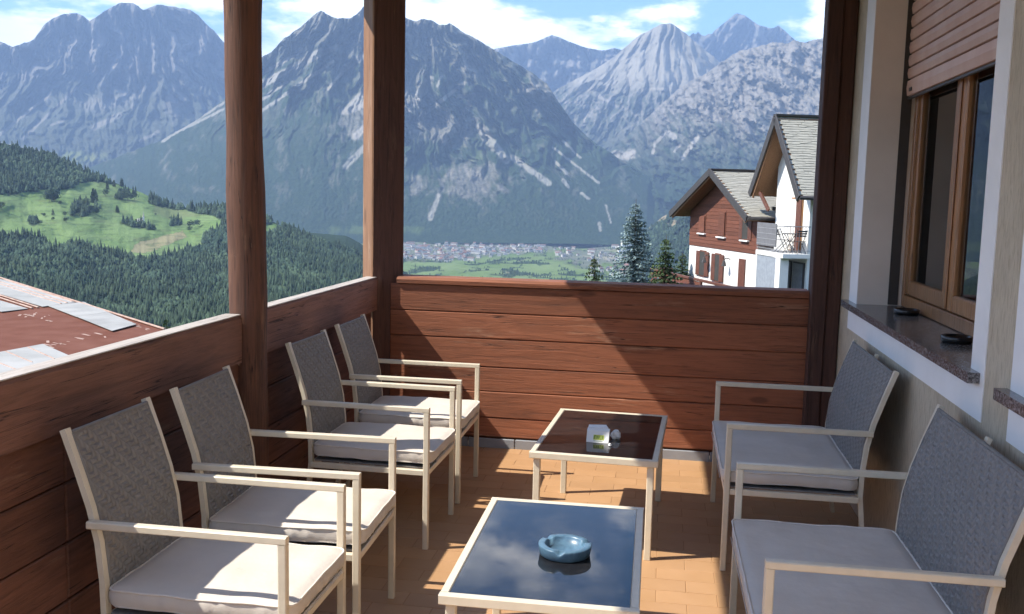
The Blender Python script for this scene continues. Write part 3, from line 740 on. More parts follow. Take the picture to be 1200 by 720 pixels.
def polar(px, py, cx, cy): return np.arctan2(px-cx, py-cy), np.hypot(px-cx, py-cy)
# --- far left massif
silB = [(-900, 130), (-400, 100), (-250, 80), (-120, 55), (-40, 70), (0, 49), (15, 56), (40, 47), (46, 38), (52, 29), (62, 22), (75, 17), (90, 16), (98, 20), (105, 25), (114, 20), (120, 15), (131, 9), (140, 4), (155, 4), (163, 8), (168, 13), (176, 9), (184, 6), (200, 8), (222, 12), (232, 18), (240, 27), (250, 36), (258, 45), (300, 95), (340, 140), (420, 200), (600, 300), (2000, 320)]
def relB(x, y):
    a, d = polar(x, y, 150, -140); w = fbm(x/60, y/60, 3, 5)
    k = .25+.75*sstep(165, 90, y)
    return k*800*ridged(a*8+w*.9, d/95, 4, 3)*sstep(240, 60, y)+k*70*ridged(a*30+1.2*w, d/50, 3, 8)+60*ridged(x/15+w, y/20+w, 3, 9)-14*fbm(x/4, y/5, 2, 2)
def covB(x, y):
    n = fbm(x/22, y/28, 5, 4); a, d = polar(x, y, 150, -140); gul = ridged(a*30+n, d/60, 4, 21)
    rock = np.clip(.75*sstep(125, 50, y+45*n)+.3*sstep(.1, .8, gul)*sstep(165, 90, y)+.6*blobs(x, y, [(205, 122, 12, 20), (140, 65, 40, 30)]), 0, 1)
    s = streaks(x, y, [(90, 103, 27, 163, 2.2), (56, 113, 0, 158, 2), (182, 75, 155, 126, 2.4), (132, 75, 128, 125, 1.5), (0, 168, 50, 177, 1.6), (165, 165, 185, 155, 2.5), (60, 147, 75, 141, 1.5), (110, 150, 140, 135, 4)])
    s = np.maximum(s, .75*blobs(x, y, [(118, 122, 34, 10), (150, 110, 12, 10)])); s = np.maximum(s, .16*sstep(.4, .85, gul)*sstep(120, 60, y))
    return rock, s*.5, .9*blobs(x, y, [(95, 185, 30, 7)])
layer('mountain', silB, [(-900, 260), (0, 262), (300, 262), (2000, 262)], [(-900, 8500), (2000, 8500)], [(-900, 6700), (2000, 6700)], 240, LM['far'], covB, relB, columns(-6, 330), seed=1, label='broad blue grey mountain massif at the left, with several rounded rocky summits')
# --- central mountain with forest and scree
silC = [(-900, 300), (-200, 285), (0, 236), (100, 199), (187, 166), (230, 142), (260, 120), (285, 93), (306, 69), (320, 60), (330, 48), (345, 38), (352, 32), (357, 28), (366, 20), (376, 13), (385, 18), (392, 22), (410, 22), (418, 18), (428, 6), (440, -4), (455, 10), (476, 22), (482, 24), (487, 26), (497, 23), (505, 24), (515, 30), (521, 30), (527, 28), (535, 33), (545, 40), (560, 47), (580, 60), (600, 72), (625, 87), (640, 98), (652, 116), (670, 143), (690, 163), (720, 183), (740, 194), (760, 208), (775, 232), (790, 258), (830, 290), (1000, 300), (2000, 300)]
def relC(x, y):
    a, d = polar(x, y, 455, -130); w = fbm(x/45, y/45, 3, 15)
    g = ridged(a*9+w*.9, d/110, 4, 13)
    T = np.interp(x, [250, 430, 470, 800], [85, 105, 200, 205]); k = .16+.84*sstep(T+60, T-55, y)
    return k*(480*g*sstep(275, 110, y)+110*ridged(a*24+.8*w, d/60, 3, 18)*sstep(270, 100, y)+40*ridged(a*70+w, d/26, 2, 19)*sstep(230, 100, y))-10*fbm(x/3, y/4, 2, 12)
CS = [(306, 98, 394, 55, 4), (306, 87, 362, 55, 2.5), (307, 117, 336, 96, 2.2), (307, 130, 390, 72, 2.2), (302, 104, 376, 60, 4), (401, 82, 430, 63, 4.5), (384, 105, 403, 83, 2), (403, 132, 426, 108, 4), (406, 130, 428, 120, 6), (405, 195, 428, 172, 4), (416, 160, 430, 148, 5), (262, 121, 190, 166, 1.8), (262, 128, 215, 152, 1.6),
      (486, 118, 504, 92, 5), (478, 130, 500, 106, 3), (500, 132, 544, 97, 2.6), (538, 113, 555, 112, 3), (553, 113, 546, 131, 3.4), (512, 102, 517, 90, 1.6), (565, 150, 593, 188, 5), (562, 150, 578, 172, 6), (600, 184, 643, 215, 4), (648, 173, 702, 215, 1.6), (651, 190, 664, 203, 2.2), (660, 211, 666, 219, 2.4), (681, 227, 690, 233, 1.8), (504, 256, 514, 230, 3.6), (702, 262, 704, 270, 2), (710, 240, 716, 262, 1.3), (660, 165, 680, 185, 1.5)]
def covC(x, y):
    n = fbm(x/20, y/24, 5, 14); a, d = polar(x, y, 455, -130); fine = ridged(a*55+n*.5, d/22, 3, 27); gul = ridged(a*26+n*1.5, d/50, 4, 23)
    rock = sstep(88, 40, y-.0*x+34*n)*.9
    rock = np.maximum(rock, blobs(x, y, [(545, 70, 20, 28), (490, 110, 22, 30), (520, 150, 42, 22), (552, 212, 42, 26), (489, 216, 13, 14), (415, 140, 20, 26), (630, 110, 24, 26), (500, 145, 30, 16)])*(.35+.65*sstep(-.25, .45, fine)))
    rock = np.maximum(rock, .65*sstep(.35, .7, gul)*sstep(190, 70, y)); rock = np.maximum(rock, .5*sstep(.3, .7, fine)*sstep(.0, .35, n)*sstep(275, 200, y))
    s = streaks(x, y, CS)*(.6+.4*sstep(-.4, .2, fine)); s = np.maximum(s, .22*sstep(.35, .85, fine)*rock)
    return np.clip(rock*(.55+.3*sstep(-.3, .4, fbm(x/30, y/30, 3, 29))), 0, 1), s*.62, .35*blobs(x, y, [(560, 182, 12, 8), (440, 270, 60, 6)])
layer('mountain', silC, [(-900, 292), (300, 287), (480, 285), (560, 285), (680, 286), (800, 291), (2000, 298)], [(-900, 6500), (100, 6200), (440, 5700), (700, 5400), (2000, 5400)], [(-900, 4300), (300, 4270), (560, 4250), (2000, 4250)], 270, LM['mid'], covC, relC, columns(40, 850), seed=2, crag=1.6, label='big forested mountain in the middle with a jagged summit and pale scree chutes')
# --- pyramid
silD = [(-900, 240), (500, 200), (600, 150), (640, 115), (655, 104), (680, 91), (700, 80), (720, 67), (735, 54), (750, 41), (757, 38), (765, 34), (775, 28.5), (786, 28), (792, 31), (797, 35), (805, 41), (820, 54), (835, 66), (843, 73), (860, 86), (900, 120), (1000, 180), (2000, 260)]
def relD(x, y):
    a, d = polar(x, y, 785, -20); w = fbm(x/40, y/40, 3, 51)
    return 170*ridged(a*3.5+.5*w, d/160, 2, 53)*sstep(230, 90, y)+240*fbm(a*12, d/34, 5, 58, .62)*(.35+.65*sstep(80, 130, y))
def covD(x, y):
    n = fbm(x/16, y/16, 5, 54); fine = ridged(x/8+n, y/15, 4, 57)
    rock = sstep(116, 90, y+16*n-.05*(x-700)); s = rock*(.5+.4*sstep(-.2, .5, -n+.2))
    dark = blobs(x, y, [(795, 42, 22, 18), (815, 60, 16, 10)]); s = s*(1-.8*dark)
    rock2 = np.maximum(rock, .7*sstep(.35, .75, fine)*sstep(185, 120, y)); s = np.maximum(s, .4*sstep(.45, .85, fine)*sstep(175, 130, y)*(1-rock))
    s = np.maximum(s, .75*streaks(x, y, [(690, 120, 683, 148, 1.5), (700, 112, 722, 125, 2), (808, 68, 840, 76, 3), (755, 105, 800, 103, 2)]))
    return np.clip(rock2, 0, 1), s, .12*rock
layer('mountain', silD, [(-900, 280), (2000, 282)], [(-900, 8300), (2000, 8300)], [(-900, 6300), (2000, 6300)], 240, LM['far'], covD, relD, columns(585, 905), seed=3, crag=.8, label='pale bare pyramid shaped mountain in the middle distance')
# --- rounded summit behind
silE = [(-900, 180), (450, 120), (540, 74), (570, 62), (582, 57), (605, 53), (622, 51), (632, 48), (640, 44), (647, 41.5), (655, 44), (668, 49.5), (680, 54), (692, 57.5), (705, 59.5), (713, 58.5), (720, 56.5), (740, 62), (800, 110), (1000, 180), (2000, 240)]
def relE(x, y): return 700*ridged(x/38, y/60, 4, 63)+250*ridged(x/11, y/14, 4, 64)
def covE(x, y):
    n = fbm(x/18, y/14, 5, 65); return np.clip(.75+n, 0, 1), np.clip(.25*sstep(-.1, .4, n)+.2*sstep(640, 610, x), 0, .6), 0*x
layer('mountain', silE, [(-900, 270), (2000, 272)], [(-900, 10000), (2000, 10000)], [(-900, 8300), (2000, 8300)], 130, LM['far'], covE, relE, columns(545, 760, 1.3), seed=4, crag=.6, label='distant blue grey rounded summit left of the pale pyramid')
# --- far peak
silF = [(-900, 200), (600, 120), (760, 70), (800, 48), (808, 43), (812, 39), (815, 41), (818, 37.5), (822, 42), (826, 43), (830, 40), (834, 41), (838, 36), (846, 29.5), (855, 22), (860, 18), (864, 16), (868, 17.5), (875, 20), (883, 26), (890, 30), (897, 32), (903, 33.5), (907, 33), (912, 30.5), (918, 35), (925, 42), (934, 49), (945, 51), (960, 47), (1000, 52), (1300, 80), (2000, 120)]
def relF(x, y): return 900*ridged(x/30+y/60, y/70, 4, 73)+260*ridged(x/9, y/13, 4, 74)
def covF(x, y):
    n = fbm(x/14, y/14, 5, 75); return np.clip(.8+.8*n, 0, 1), .2*sstep(.1, .5, n), 0*x
layer('mountain', silF, [(-900, 260), (2000, 262)], [(-900, 10800), (2000, 10800)], [(-900, 8700), (2000, 8700)], 130, LM['far'], covF, relF, columns(790, 985, 1.3), seed=5, crag=1.0, label='farthest steep blue peak on the skyline at the right')
# --- right rock range
silG = [(-900, 300), (560, 295), (640, 270), (690, 215), (715, 180), (735, 160), (760, 138), (780, 118), (800, 102), (815, 93), (830, 86), (842, 76), (850, 71), (858, 66), (866, 61), (880, 58), (895, 54), (908, 51), (920, 52), (930, 49), (945, 50), (967, 45), (1000, 40), (1060, 46), (1200, 60), (1400, 60), (2000, 90)]
def relG(x, y):
    w = fbm(x/40, y/40, 3, 85); u = (x*.62+y*.78); v = (y*.62-x*.78)
    return 190*ridged(v/40+.3*w, u/110+.3*w, 3, 83)*sstep(290, 200, y)+300*fbm(v/15, u/34, 5, 88, .62)
def covG(x, y):
    n = fbm(x/26, y/26, 5, 84); u = (x*.62+y*.78); v = (y*.62-x*.78); fine = ridged(v/7+n*.6, u/30, 3, 87)
    tl = 150+.12*(x-800)
    rock = np.clip(sstep(tl+25, tl-55, y+40*n)*(.7+.3*sstep(-.3, .3, fine))+.5*sstep(.1, .7, fine)*sstep(230, 130, y), 0, 1)
    s = .26*sstep(.0, .9, fine)*sstep(215, 100, y); s = np.maximum(s, .8*streaks(x, y, [(768, 168, 778, 158, 2), (765, 180, 768, 166, 2), (800, 185, 818, 160, 3), (790, 178, 797, 170, 2), (782, 155, 790, 160, 4)]))
    pinkish = blobs(x, y, [(735, 182, 16, 7)]); s = np.maximum(s, .75*pinkish); rock = np.maximum(rock, pinkish)
    return rock, s, 0*x
layer('mountain', silG, [(-900, 292), (600, 290), (800, 285), (2000, 285)], [(-900, 6900), (700, 6900), (960, 6500), (2000, 6100)], [(-900, 4500), (2000, 4200)], 250, LM['mid'], covG, relG, columns(640, 985), seed=6, crag=2.2, label='jagged pale grey rock range at the right behind the chalets')
# --- forested slope behind the chalets, with an ochre cliff band
silH = [(-900, 420), (600, 380), (690, 350), (730, 332), (742, 312), (748, 292), (753, 278), (762, 266), (775, 256), (790, 248), (810, 244), (830, 240), (880, 232), (960, 224), (1100, 205), (2000, 150)]
def relH(x, y): return 160*ridged(x/40, y/30, 4, 93)-50*fbm(x/6, y/6, 3, 95)
def covH(x, y):
    n = fbm(x/9, y/14, 4, 94); c = blobs(x, y, [(757, 256, 12, 12), (772, 252, 12, 7), (745, 262, 7, 9), (800, 250, 20, 4), (790, 262, 8, 4)])*sstep(-.5, .1, n)
    return c, .75*c, .5*blobs(x, y, [(722, 300, 20, 5), (705, 316, 15, 5), (780, 290, 10, 3)])
H_ = layer('hillside', silH, [(-900, 480), (600, 345), (960, 345), (2000, 345)], [(-900, 3300), (700, 3300), (960, 2400), (2000, 2100)], [(-900, 2400), (600, 2400), (760, 1900), (960, 1200), (2000, 1000)], 120, LM['near'], covH, relH, columns(600, 985, 1.4), seed=7, crag=1.6, label='wooded slope with an ochre cliff band behind the chalets')
# --- hillside with meadows across the side valley, left
silA = [(-900, 60), (-300, 118), (-100, 150), (0, 168), (20, 172), (40, 178), (70, 186), (90, 196), (110, 205), (125, 211), (140, 217), (165, 226), (185, 235), (200, 241), (220, 244), (235, 246), (250, 244), (262, 242), (275, 245), (290, 249), (310, 255), (325, 263), (340, 270), (360, 278), (380, 286), (400, 293), (420, 301), (450, 316), (480, 335), (560, 420), (700, 520), (2000, 560)]
MEAD = [(-60, 226), (0, 229), (50, 224), (85, 221), (95, 214), (118, 214), (140, 217), (172, 226), (176, 240), (215, 247), (245, 253), (264, 258), (256, 272), (238, 276), (236, 292), (200, 303), (160, 307), (140, 299), (120, 298), (95, 288), (62, 292), (45, 281), (20, 279), (0, 280), (-60, 284)]
TREELOT = [(98, 247, 16, 9), (60, 230, 9, 6), (150, 262, 9, 4), (206, 263, 9, 3), (165, 266, 12, 3), (145, 229, 12, 5), (40, 262, 7, 3), (178, 268, 10, 2.5)]
def relA(x, y):
    return 80*fbm(x/80, y/50, 3, 103)+4*ridged(x/22, y/12, 3, 105)-2*fbm(x/5, y/5, 2, 106)
def covA(x, y):
    jx = x+6*fbm(x/14, y/9, 4, 108); jy = y+4*fbm(x/14, y/9, 4, 109)
    m = inpoly(jx, jy, MEAD); m = np.maximum(m, inpoly(jx, jy, [(304, 263), (322, 262), (330, 268), (318, 275), (304, 274)])); m = np.maximum(m, inpoly(jx, jy, [(262, 246), (300, 250), (300, 256), (262, 252)]))
    lines = ridged(x/60, y/5.5, 2, 110); m = m*(1-.4*sstep(.65, .85, lines)); m = m*(1-blobs(x, y, TREELOT))
    tan = .8*m*np.maximum(inpoly(jx, jy, [(152, 296), (158, 286), (212, 271), (218, 279), (170, 297)]), .5*inpoly(jx, jy, [(180, 240), (214, 247), (240, 253), (205, 258), (182, 252)]))
    tan = np.maximum(tan, .35*m*sstep(.1, .5, fbm(x/30, y/6, 4, 111)))
    s = streaks(x, y, [(95, 312, 140, 309, 1.2), (140, 309, 190, 299, 1.4), (190, 299, 262, 276, 1.0), (10, 205, 13, 215, 1)], .6)
    return s*.6, np.maximum(s*.6, tan), m*(1-tan)
A_ = layer('hillside', silA, [(-900, 470), (-200, 450), (0, 440), (200, 420), (440, 370), (600, 440), (2000, 560)], [(-900, 2000), (0, 1850), (200, 1700), (300, 1550), (480, 1400), (2000, 1400)], [(-900, 520), (0, 520), (300, 580), (480, 740), (2000, 740)], 230, LM['near'], covA, relA, columns(-8, 485, 1.3), seed=8, crag=.6, power=1.15, label='sunny green hillside with meadows and dark forest across the side valley')
# --- valley floor
ZV = -226.0
cols = columns(440, 800, 1.3); A = np.array([az_te(x, 218)[0] for x in cols]); rr = np.concatenate([np.linspace(1900, 4450, 150), np.array([4600, 5200, 7000, 9000, 13000])])[:, None]
vx, vy = rr*np.sin(A), rr*np.cos(A); vz = ZV+16*fbm(vx/260, vy/260, 4, 120)*sstep(1900, 2200, rr)-(rr > 4460)*8
qx, qy = project(vx, vy, vz+0*vx)
HEDGE = lambda x, y: fbm(x/80, y/200, 4, 121)+.42*ridged(x/120+.3*fbm(x/90, y/90, 2, 125), y/90, 3, 122)-.06
fo = sstep(.2, .32, HEDGE(vx, vy))
TOWN = lambda x, y: np.maximum(blobs(x, y, [(490, 294, 55, 12), (590, 291, 75, 8), (545, 294, 60, 10)]), blobs(x, y, [(700, 300, 50, 14)]))
town = TOWN(qx, qy)
mk = np.zeros(vx.shape+(4,)); mk[..., 2] = (1-fo)*(1-.8*town)*sstep(4700, 4500, rr); mk[..., 0] = .5*town; mk[..., 1] = .5*sstep(.25, .5, fbm(vx/130, vy/160, 2, 128))*sstep(4400, 4200, rr); mk[..., 3] = 1
grid_object('valley_floor', vx, vy, vz, LM['valley'], mk)
# --- own slope below the terrace
cols = np.concatenate([np.arange(-3000, -100, 60.), np.arange(-100, 1300, 12.), np.arange(1300, 4200, 60.)]); A = YAW+np.linspace(-math.pi, math.pi, 220)
rr = np.concatenate([np.linspace(0.5, 60, 20), np.geomspace(70, 2600, 50)])[:, None]
d_az = (A-YAW); sl = .136+.10*sstep(-.12, -.45, d_az)*sstep(-2.6, -1.8, d_az); up_ = sstep(1.2, 2.0, np.abs(d_az+.3))
vx, vy = rr*np.sin(A), rr*np.cos(A); vz = -4.2-sl*rr*(1-up_)+.22*rr*up_*sstep(15, 60, rr)+1.2*fbm(vx/40, vy/40, 4, 130)*sstep(20, 120, rr)
vz = np.maximum(vz, ZV-6)
mk = np.zeros(vx.shape+(4,)); mk[..., 2] = sstep(.0, .3, fbm(vx/60, vy/60, 4, 131)); mk[..., 3] = 1
grid_object('ground', vx, vy, vz, LM['ground'], mk)
# --- forest on the near hillside: too many trees to count
def conifers(name, pts, heights, mat, seed=0, sides=6, blunt=.72):
    rg = np.random.RandomState(seed); n = len(pts); bl = (fbm(pts[:, 0]/90, pts[:, 1]/90, 3, 140)+.35*rg.randn(n) > .25-.6*blunt)[:, None]*1.0; heights = heights*(1-.35*bl[:, 0]); H = heights[:, None]; per = 3*(sides+1)
    V = np.zeros((n, per, 3)); ang = rg.rand(n, 1)*6.28+np.arange(sides)[None]*2*math.pi/sides
    for k, (zb, zt, rad) in enumerate(((.08, .55, .21), (.3, .8, .15), (.58, 1.0, .09))):
        rj = H*(rad*(1+.25*k*bl)*(1+.75*bl))*(.72+.55*rg.rand(n, sides)); o = k*(sides+1)
        V[:, o:o+sides, 0] = pts[:, :1]+rj*np.cos(ang+k); V[:, o:o+sides, 1] = pts[:, 1:2]+rj*np.sin(ang+k); V[:, o:o+sides, 2] = pts[:, 2:3]+H*(zb+.09*(rg.rand(n, sides)-.5))
        V[:, o+sides, 0] = pts[:, 0]; V[:, o+sides, 1] = pts[:, 1]; V[:, o+sides, 2] = pts[:, 2]+heights*(zt+bl[:, 0]*(.16, .1, -.06)[k])
    base = (np.arange(n)*per)[:, None]; T = []
    for k in range(3):
        o = k*(sides+1)
        for j in range(sides): T.append(np.stack([o+j+0*base[:, 0], o+(j+1) % sides+0*base[:, 0], o+sides+0*base[:, 0]], -1)+base)
    T = np.concatenate(T); me = bpy.data.meshes.new(name)
    me.vertices.add(n*per); me.vertices.foreach_set('co', V.astype(np.float32).ravel()); me.loops.add(T.size); me.loops.foreach_set('vertex_index', T.ravel().astype(np.int32))
    me.polygons.add(len(T)); me.polygons.foreach_set('loop_start', np.arange(0, T.size, 3, dtype=np.int32)); me.polygons.foreach_set('loop_total', np.full(len(T), 3, np.int32)); me.materials.append(mat)
    me.update(calc_edges=True); tint = np.repeat((.55+.8*rg.rand(n)**1.3)*(1+.35*bl[:, 0]), per)
    at = me.color_attributes.new('tint', 'FLOAT_COLOR', 'POINT'); at.data.foreach_set('color', np.stack([tint, tint, tint, tint*0+1], -1).astype(np.float32).ravel())
    o = bpy.data.objects.new(name, me); COL.objects.link(o); return o
def forest_mat():
    m, t, b = new_mat('forest_trees'); at = nd(t, 'ShaderNodeAttribute', attribute_name='tint')
    n = noise(t, coords(t, (.02,)*3, rnd=False), 1, 4); c = ramp(t, n, [(.35, (.026, .045, .03)), (.65, (.05, .075, .042))])
    c = mixc(t, 1.0, c, at.outputs['Color'], 'MULTIPLY'); t.links.new(c, b.inputs['Base Color']); b.inputs['Roughness'].default_value = .9; b.inputs['Specular IOR Level'].default_value = .1
    return m
M['forest'] = forest_mat()
def scatter(L, n, seed, ok):
    rg = np.random.RandomState(seed); nr, nc = L['X'].shape; out = []
    i = rg.rand(n)*(nr-1.001); j = rg.rand(n)*(nc-1.001); a = i.astype(int); b = j.astype(int); f = (i-a)[:, None]; g = (j-b)[:, None]
    P = np.stack([L['X'], L['Y'], L['Z']], -1); Q = (P[a, b]*(1-f)+P[a+1, b]*f)*(1-g)+(P[a, b+1]*(1-f)+P[a+1, b+1]*f)*g
    m = (L['mask'][a, b, 2] < .35) & (L['mask'][a, b, 1] < .2) & ok(L['px'][a, b], L['py'][a, b])
    return Q[m], L['px'][a, b][m], L['py'][a, b][m]
Q, qx, qy = scatter(A_, 42000, 5, lambda x, y: (x > -20) & (x < 480) & (y < 400))
hh = (9+8*np.random.RandomState(2).rand(len(Q)))*np.where(qy < 245, .95, 1.0)
tag(conifers('forest', Q, hh, M['forest'], 3), 'dense dark conifer forest covering the hillside across the side valley', None, None, 'stuff')
Q, qx, qy = scatter(H_, 9000, 6, lambda x, y: (x > 640) & (x < 980) & (y < 340))
tag(conifers('forest', Q, 12+9*np.random.RandomState(4).rand(len(Q)), M['forest'], 5), 'conifer forest on the slope behind the chalets', None, None, 'stuff')
# ---- hedges and copses on the valley floor: a mass
rg = np.random.RandomState(9); n = 9000; r_ = 2300+1950*rg.rand(n); a_ = np.interp(440+360*rg.rand(n), [440, 800], [az_te(440, 218)[0], az_te(800, 218)[0]])
X_, Y_ = r_*np.sin(a_), r_*np.cos(a_); pq = project(X_, Y_, 0*X_+ZV+6); k = (HEDGE(X_, Y_) > .2) & ((TOWN(*pq) < .3) | (rg.rand(n) < .45)) & (r_ < 4250)
X_, Y_ = X_[k], Y_[k]; Q = np.stack([X_, Y_, ZV-1+16*fbm(X_/260, Y_/260, 4, 120)], -1)
tag(conifers('hedge_trees', Q, 6+6*rg.rand(len(Q)), M['forest'], 8, 5), 'dark hedgerows and copses on the green valley floor', None, None, 'stuff')
# ---- single leafy trees on the meadow
def crown_mesh(seed, n=240, conical=False):
    rs = np.random.RandomState(seed); b = MB()
    C = [(rs.randn()*.22, rs.randn()*.22, .58+.22*rs.rand(), .22+.14*rs.rand()) for _ in range(7)]
    for i in range(n):
        if conical:
            z = rs.rand()**1.3; a = rs.rand()*6.28; rad = (.26*(1-z)+.02)*(.5+.5*rs.rand()); p = Vector((rad*math.cos(a), rad*math.sin(a), .1+.9*z))
        else:
            c = C[rs.randint(7)]; v = Vector(rs.randn(3)).normalized()*c[3]*(.75+.3*rs.rand()); p = Vector((c[0], c[1], c[2]))+v
        u = Vector(rs.randn(3)).normalized(); w = u.orthogonal().normalized(); q = .045+.05*rs.rand()
        b.add([p-u*q, p+w*q*.8, p+u*q, p-w*q*.8], [(0, 1, 2, 3)])
    return b
tmesh = MB().tube([(0, 0, 0), (0, 0, .3), (.02, .01, .6)], [.03, .022, .01], 6)
CR = [crown_mesh(s).mesh('crown', M['crown']) for s in (1, 2, 3)]+[crown_mesh(4, 200, True).mesh('crown', M['spruce_dark'])]; TRM = tmesh.mesh('trunk', M['trunk'])
def ground_at(L, x, y):
    d = (L['px']-x)**2+(L['py']-y)**2; k = np.unravel_index(np.argmin(d), d.shape); return Vector((L['X'][k], L['Y'][k], L['Z'][k]))
rs = random.Random(12)
MT = [(60, 236, 13, 0), (64, 237, 11, 1), (57, 237, 10, 2), (71, 241, 6, 1), (90, 247, 9, 0), (96, 244, 10, 1), (102, 243, 11, 2), (98, 251, 8, 0), (106, 250, 9, 1), (112, 252, 7, 2), (88, 252, 7, 1), (109, 238, 17, 3), (112, 236, 14, 3), (124, 230, 8, 0), (144, 234, 9, 1), (150, 235, 9, 2), (139, 235, 8, 0), (137, 250, 9, 3), (139, 249, 7, 3), (158, 236, 8, 0), (62, 252, 7, 3), (50, 254, 5, 1), (77, 254, 6, 2), (40, 261, 7, 0), (45, 264, 6, 2), (78, 261, 6, 1), (62, 259, 4, 0), (150, 263, 6, 1), (161, 262, 5, 2), (155, 265, 5, 0), (205, 262, 6, 1), (211, 261, 5, 0), (243, 252, 8, 3), (250, 251, 7, 3), (226, 268, 9, 0), (232, 266, 9, 1), (222, 272, 7, 2), (199, 257, 3, 0), (183, 253, 3, 1), (2, 246, 9, 1), (-3, 247, 8, 0), (88, 214, 7, 3), (126, 222, 9, 3), (134, 219, 8, 3)]
for x, y, hp, k in MT:
    p = ground_at(A_, x, y); h = hp*p.length/F*.95
    t = empty('meadow_tree', p-Vector((0, 0, .05*h)), ('small pointed dark conifer on the sunny meadow across the side valley' if k == 3 else 'small round leafy tree on the sunny meadow across the side valley'), 'tree', ('conifers on the hillside meadow' if k == 3 else 'leafy trees on the hillside meadow'), rz=rs.random()*6)
    t.scale = (h*.95, h*.95, h); put('trunk', TRM, t); put('crown', CR[k], t)
# ---- hillside church
p = ground_at(A_, 165, 263); u = p.length/F
ch = empty('church', p, 'tiny cream hillside church with a pointed steeple on the green meadow', 'church', rz=.5)
b = MB(); b.box(-3.2*u, 2.2*u, -2*u, 2*u, -3, 4*u); b.build('nave', M['render_white'], ch)
b = MB(); b.sweep([(2.4*u, 0, 4*u), (-3.4*u, 0, 4*u)], [(-2.3*u, 0), (2.3*u, 0), (0, 2.2*u)], side=(0, 1, 0)); b.build('roof', M['slate'], ch)
b = MB(); b.box(2.2*u, 4*u, -.9*u, .9*u, -3, 8*u); b.build('tower', M['render_white'], ch)
b = MB(); b.lathe([(1.25*u, 8*u), (.4*u, 11*u), (0, 15*u)], 4, c=(3.1*u, 0, 0)); b.build('steeple', M['slate'], ch)
# ---- farmhouses at the right end of the meadow, houses of the valley town
roofm = [simple('brown_roof', (.2, .12, .09), (.14, .085, .065), .3), simple('grey_roof', (.22, .22, .22), (.16, .16, .16), .3), simple('red_roof', (.27, .13, .09), (.2, .1, .07), .3)]
def house_mesh(w, d, h, rf, rm):
    b = MB(); b.box(-w/2, w/2, -d/2, d/2, -3, h); b.sweep([(w/2+.8, 0, h), (-w/2-.8, 0, h)], [(-d/2-.9, 0), (d/2+.9, 0), (0, rf)], mi=1, side=(0, 1, 0)); return b.mesh('town_house', [M['town_wall'], rm])
M['town_wall'] = simple('town_wall', (.62, .59, .54), (.5, .47, .43), .2, .9)
HM = [house_mesh(14, 11, 7, 3.5, roofm[0]), house_mesh(18, 12, 8, 3.5, roofm[1]), house_mesh(12, 12, 9, 3, roofm[2]), house_mesh(26, 12, 9, 3, roofm[0]), house_mesh(13, 10, 6, 3, roofm[1])]
rs = random.Random(21); placed = []
def town_house(x, y, lab, grp, scale=1.0):
    d = pdir(x, y); t = (ZV-CH)/d[2]; X, Y = d[0]*t, d[1]*t
    if any((X-a)**2+(Y-c)**2 < 17**2 for a, c in placed): return
    placed.append((X, Y)); z = ZV+16*float(fbm(np.array([X/260]), np.array([Y/260]), 4, 120)[0])
    o = put('town_house', rs.choice(HM), None, (X, Y, z), (0, 0, rs.choice((0, .3, -.25, 1.57, 1.8, .7))+rs.uniform(-.1, .1))); s = rs.uniform(.65, 1.15)*scale; o.scale = (s, s, s*rs.uniform(.9, 1.25)); tag(o, lab, 'house', grp)
for _ in range(2000):
    if len(placed) >= 225: break
    x = rs.uniform(472, 640); y = rs.uniform(286.6, 306-max(0, (x-520))*.08)
    if rs.random() < .75*math.exp(-((x-500)/75)**2)+.35: town_house(x, y, 'pale house of the valley town below the big central mountain', 'houses of the valley town')
n0 = len(placed)
for _ in range(900):
    if len(placed) >= n0+70: break
    x = rs.uniform(650, 742); y = rs.uniform(288, 324)
    if y < 288+(742-x)*.03 or (x < 690 and y > 300): continue
    town_house(x, y, 'pale house of the small village left of the blue spruce', 'houses of the village by the spruce')
d = pdir(734, 293); t = 3500/d[1]; p = Vector((d[0]*t, 3500, CH+d[2]*t))
ca = empty('hotel', p, 'large cream hotel block standing above the valley village', 'hotel', rz=.35)
b = MB(); b.box(-19, 21, -9, 9, -40, 30); b.build('main_block', M['render_white'], ca)
b = MB(); b.box(-31, -19.2, -7, 7, -40, 13); b.build('side_wing', M['render_white'], ca)
b = MB(); b.box(-20.5, 22.5, -10, 10, 30.1, 33); b.build('roof', roofm[0], ca)
for k in range(5):
    for q in range(4):
        b = MB(); b.box(-16+k*8, -13+k*8, -9.15, -9.02, -2+q*7.5, 1.5+q*7.5); b.build('window', M['dark'], ca)
# ================================================================== low metal-roofed building beyond the left parapet
ZR = -1.9
bn = empty('metal_roof_building', (-16, 20, -6), 'low neighbouring building with a rusty red and pale sheet metal roof beyond the left parapet', 'building')
U = Vector((-.766, .643, 0)); Cc = Vector((.643, .766, 0))      # along the seams (away to the left); across
E0 = on_z(195, 388, ZR)
def rp_(px, py, dz=0): return on_z(px, py, ZR)+Vector((0, 0, dz))
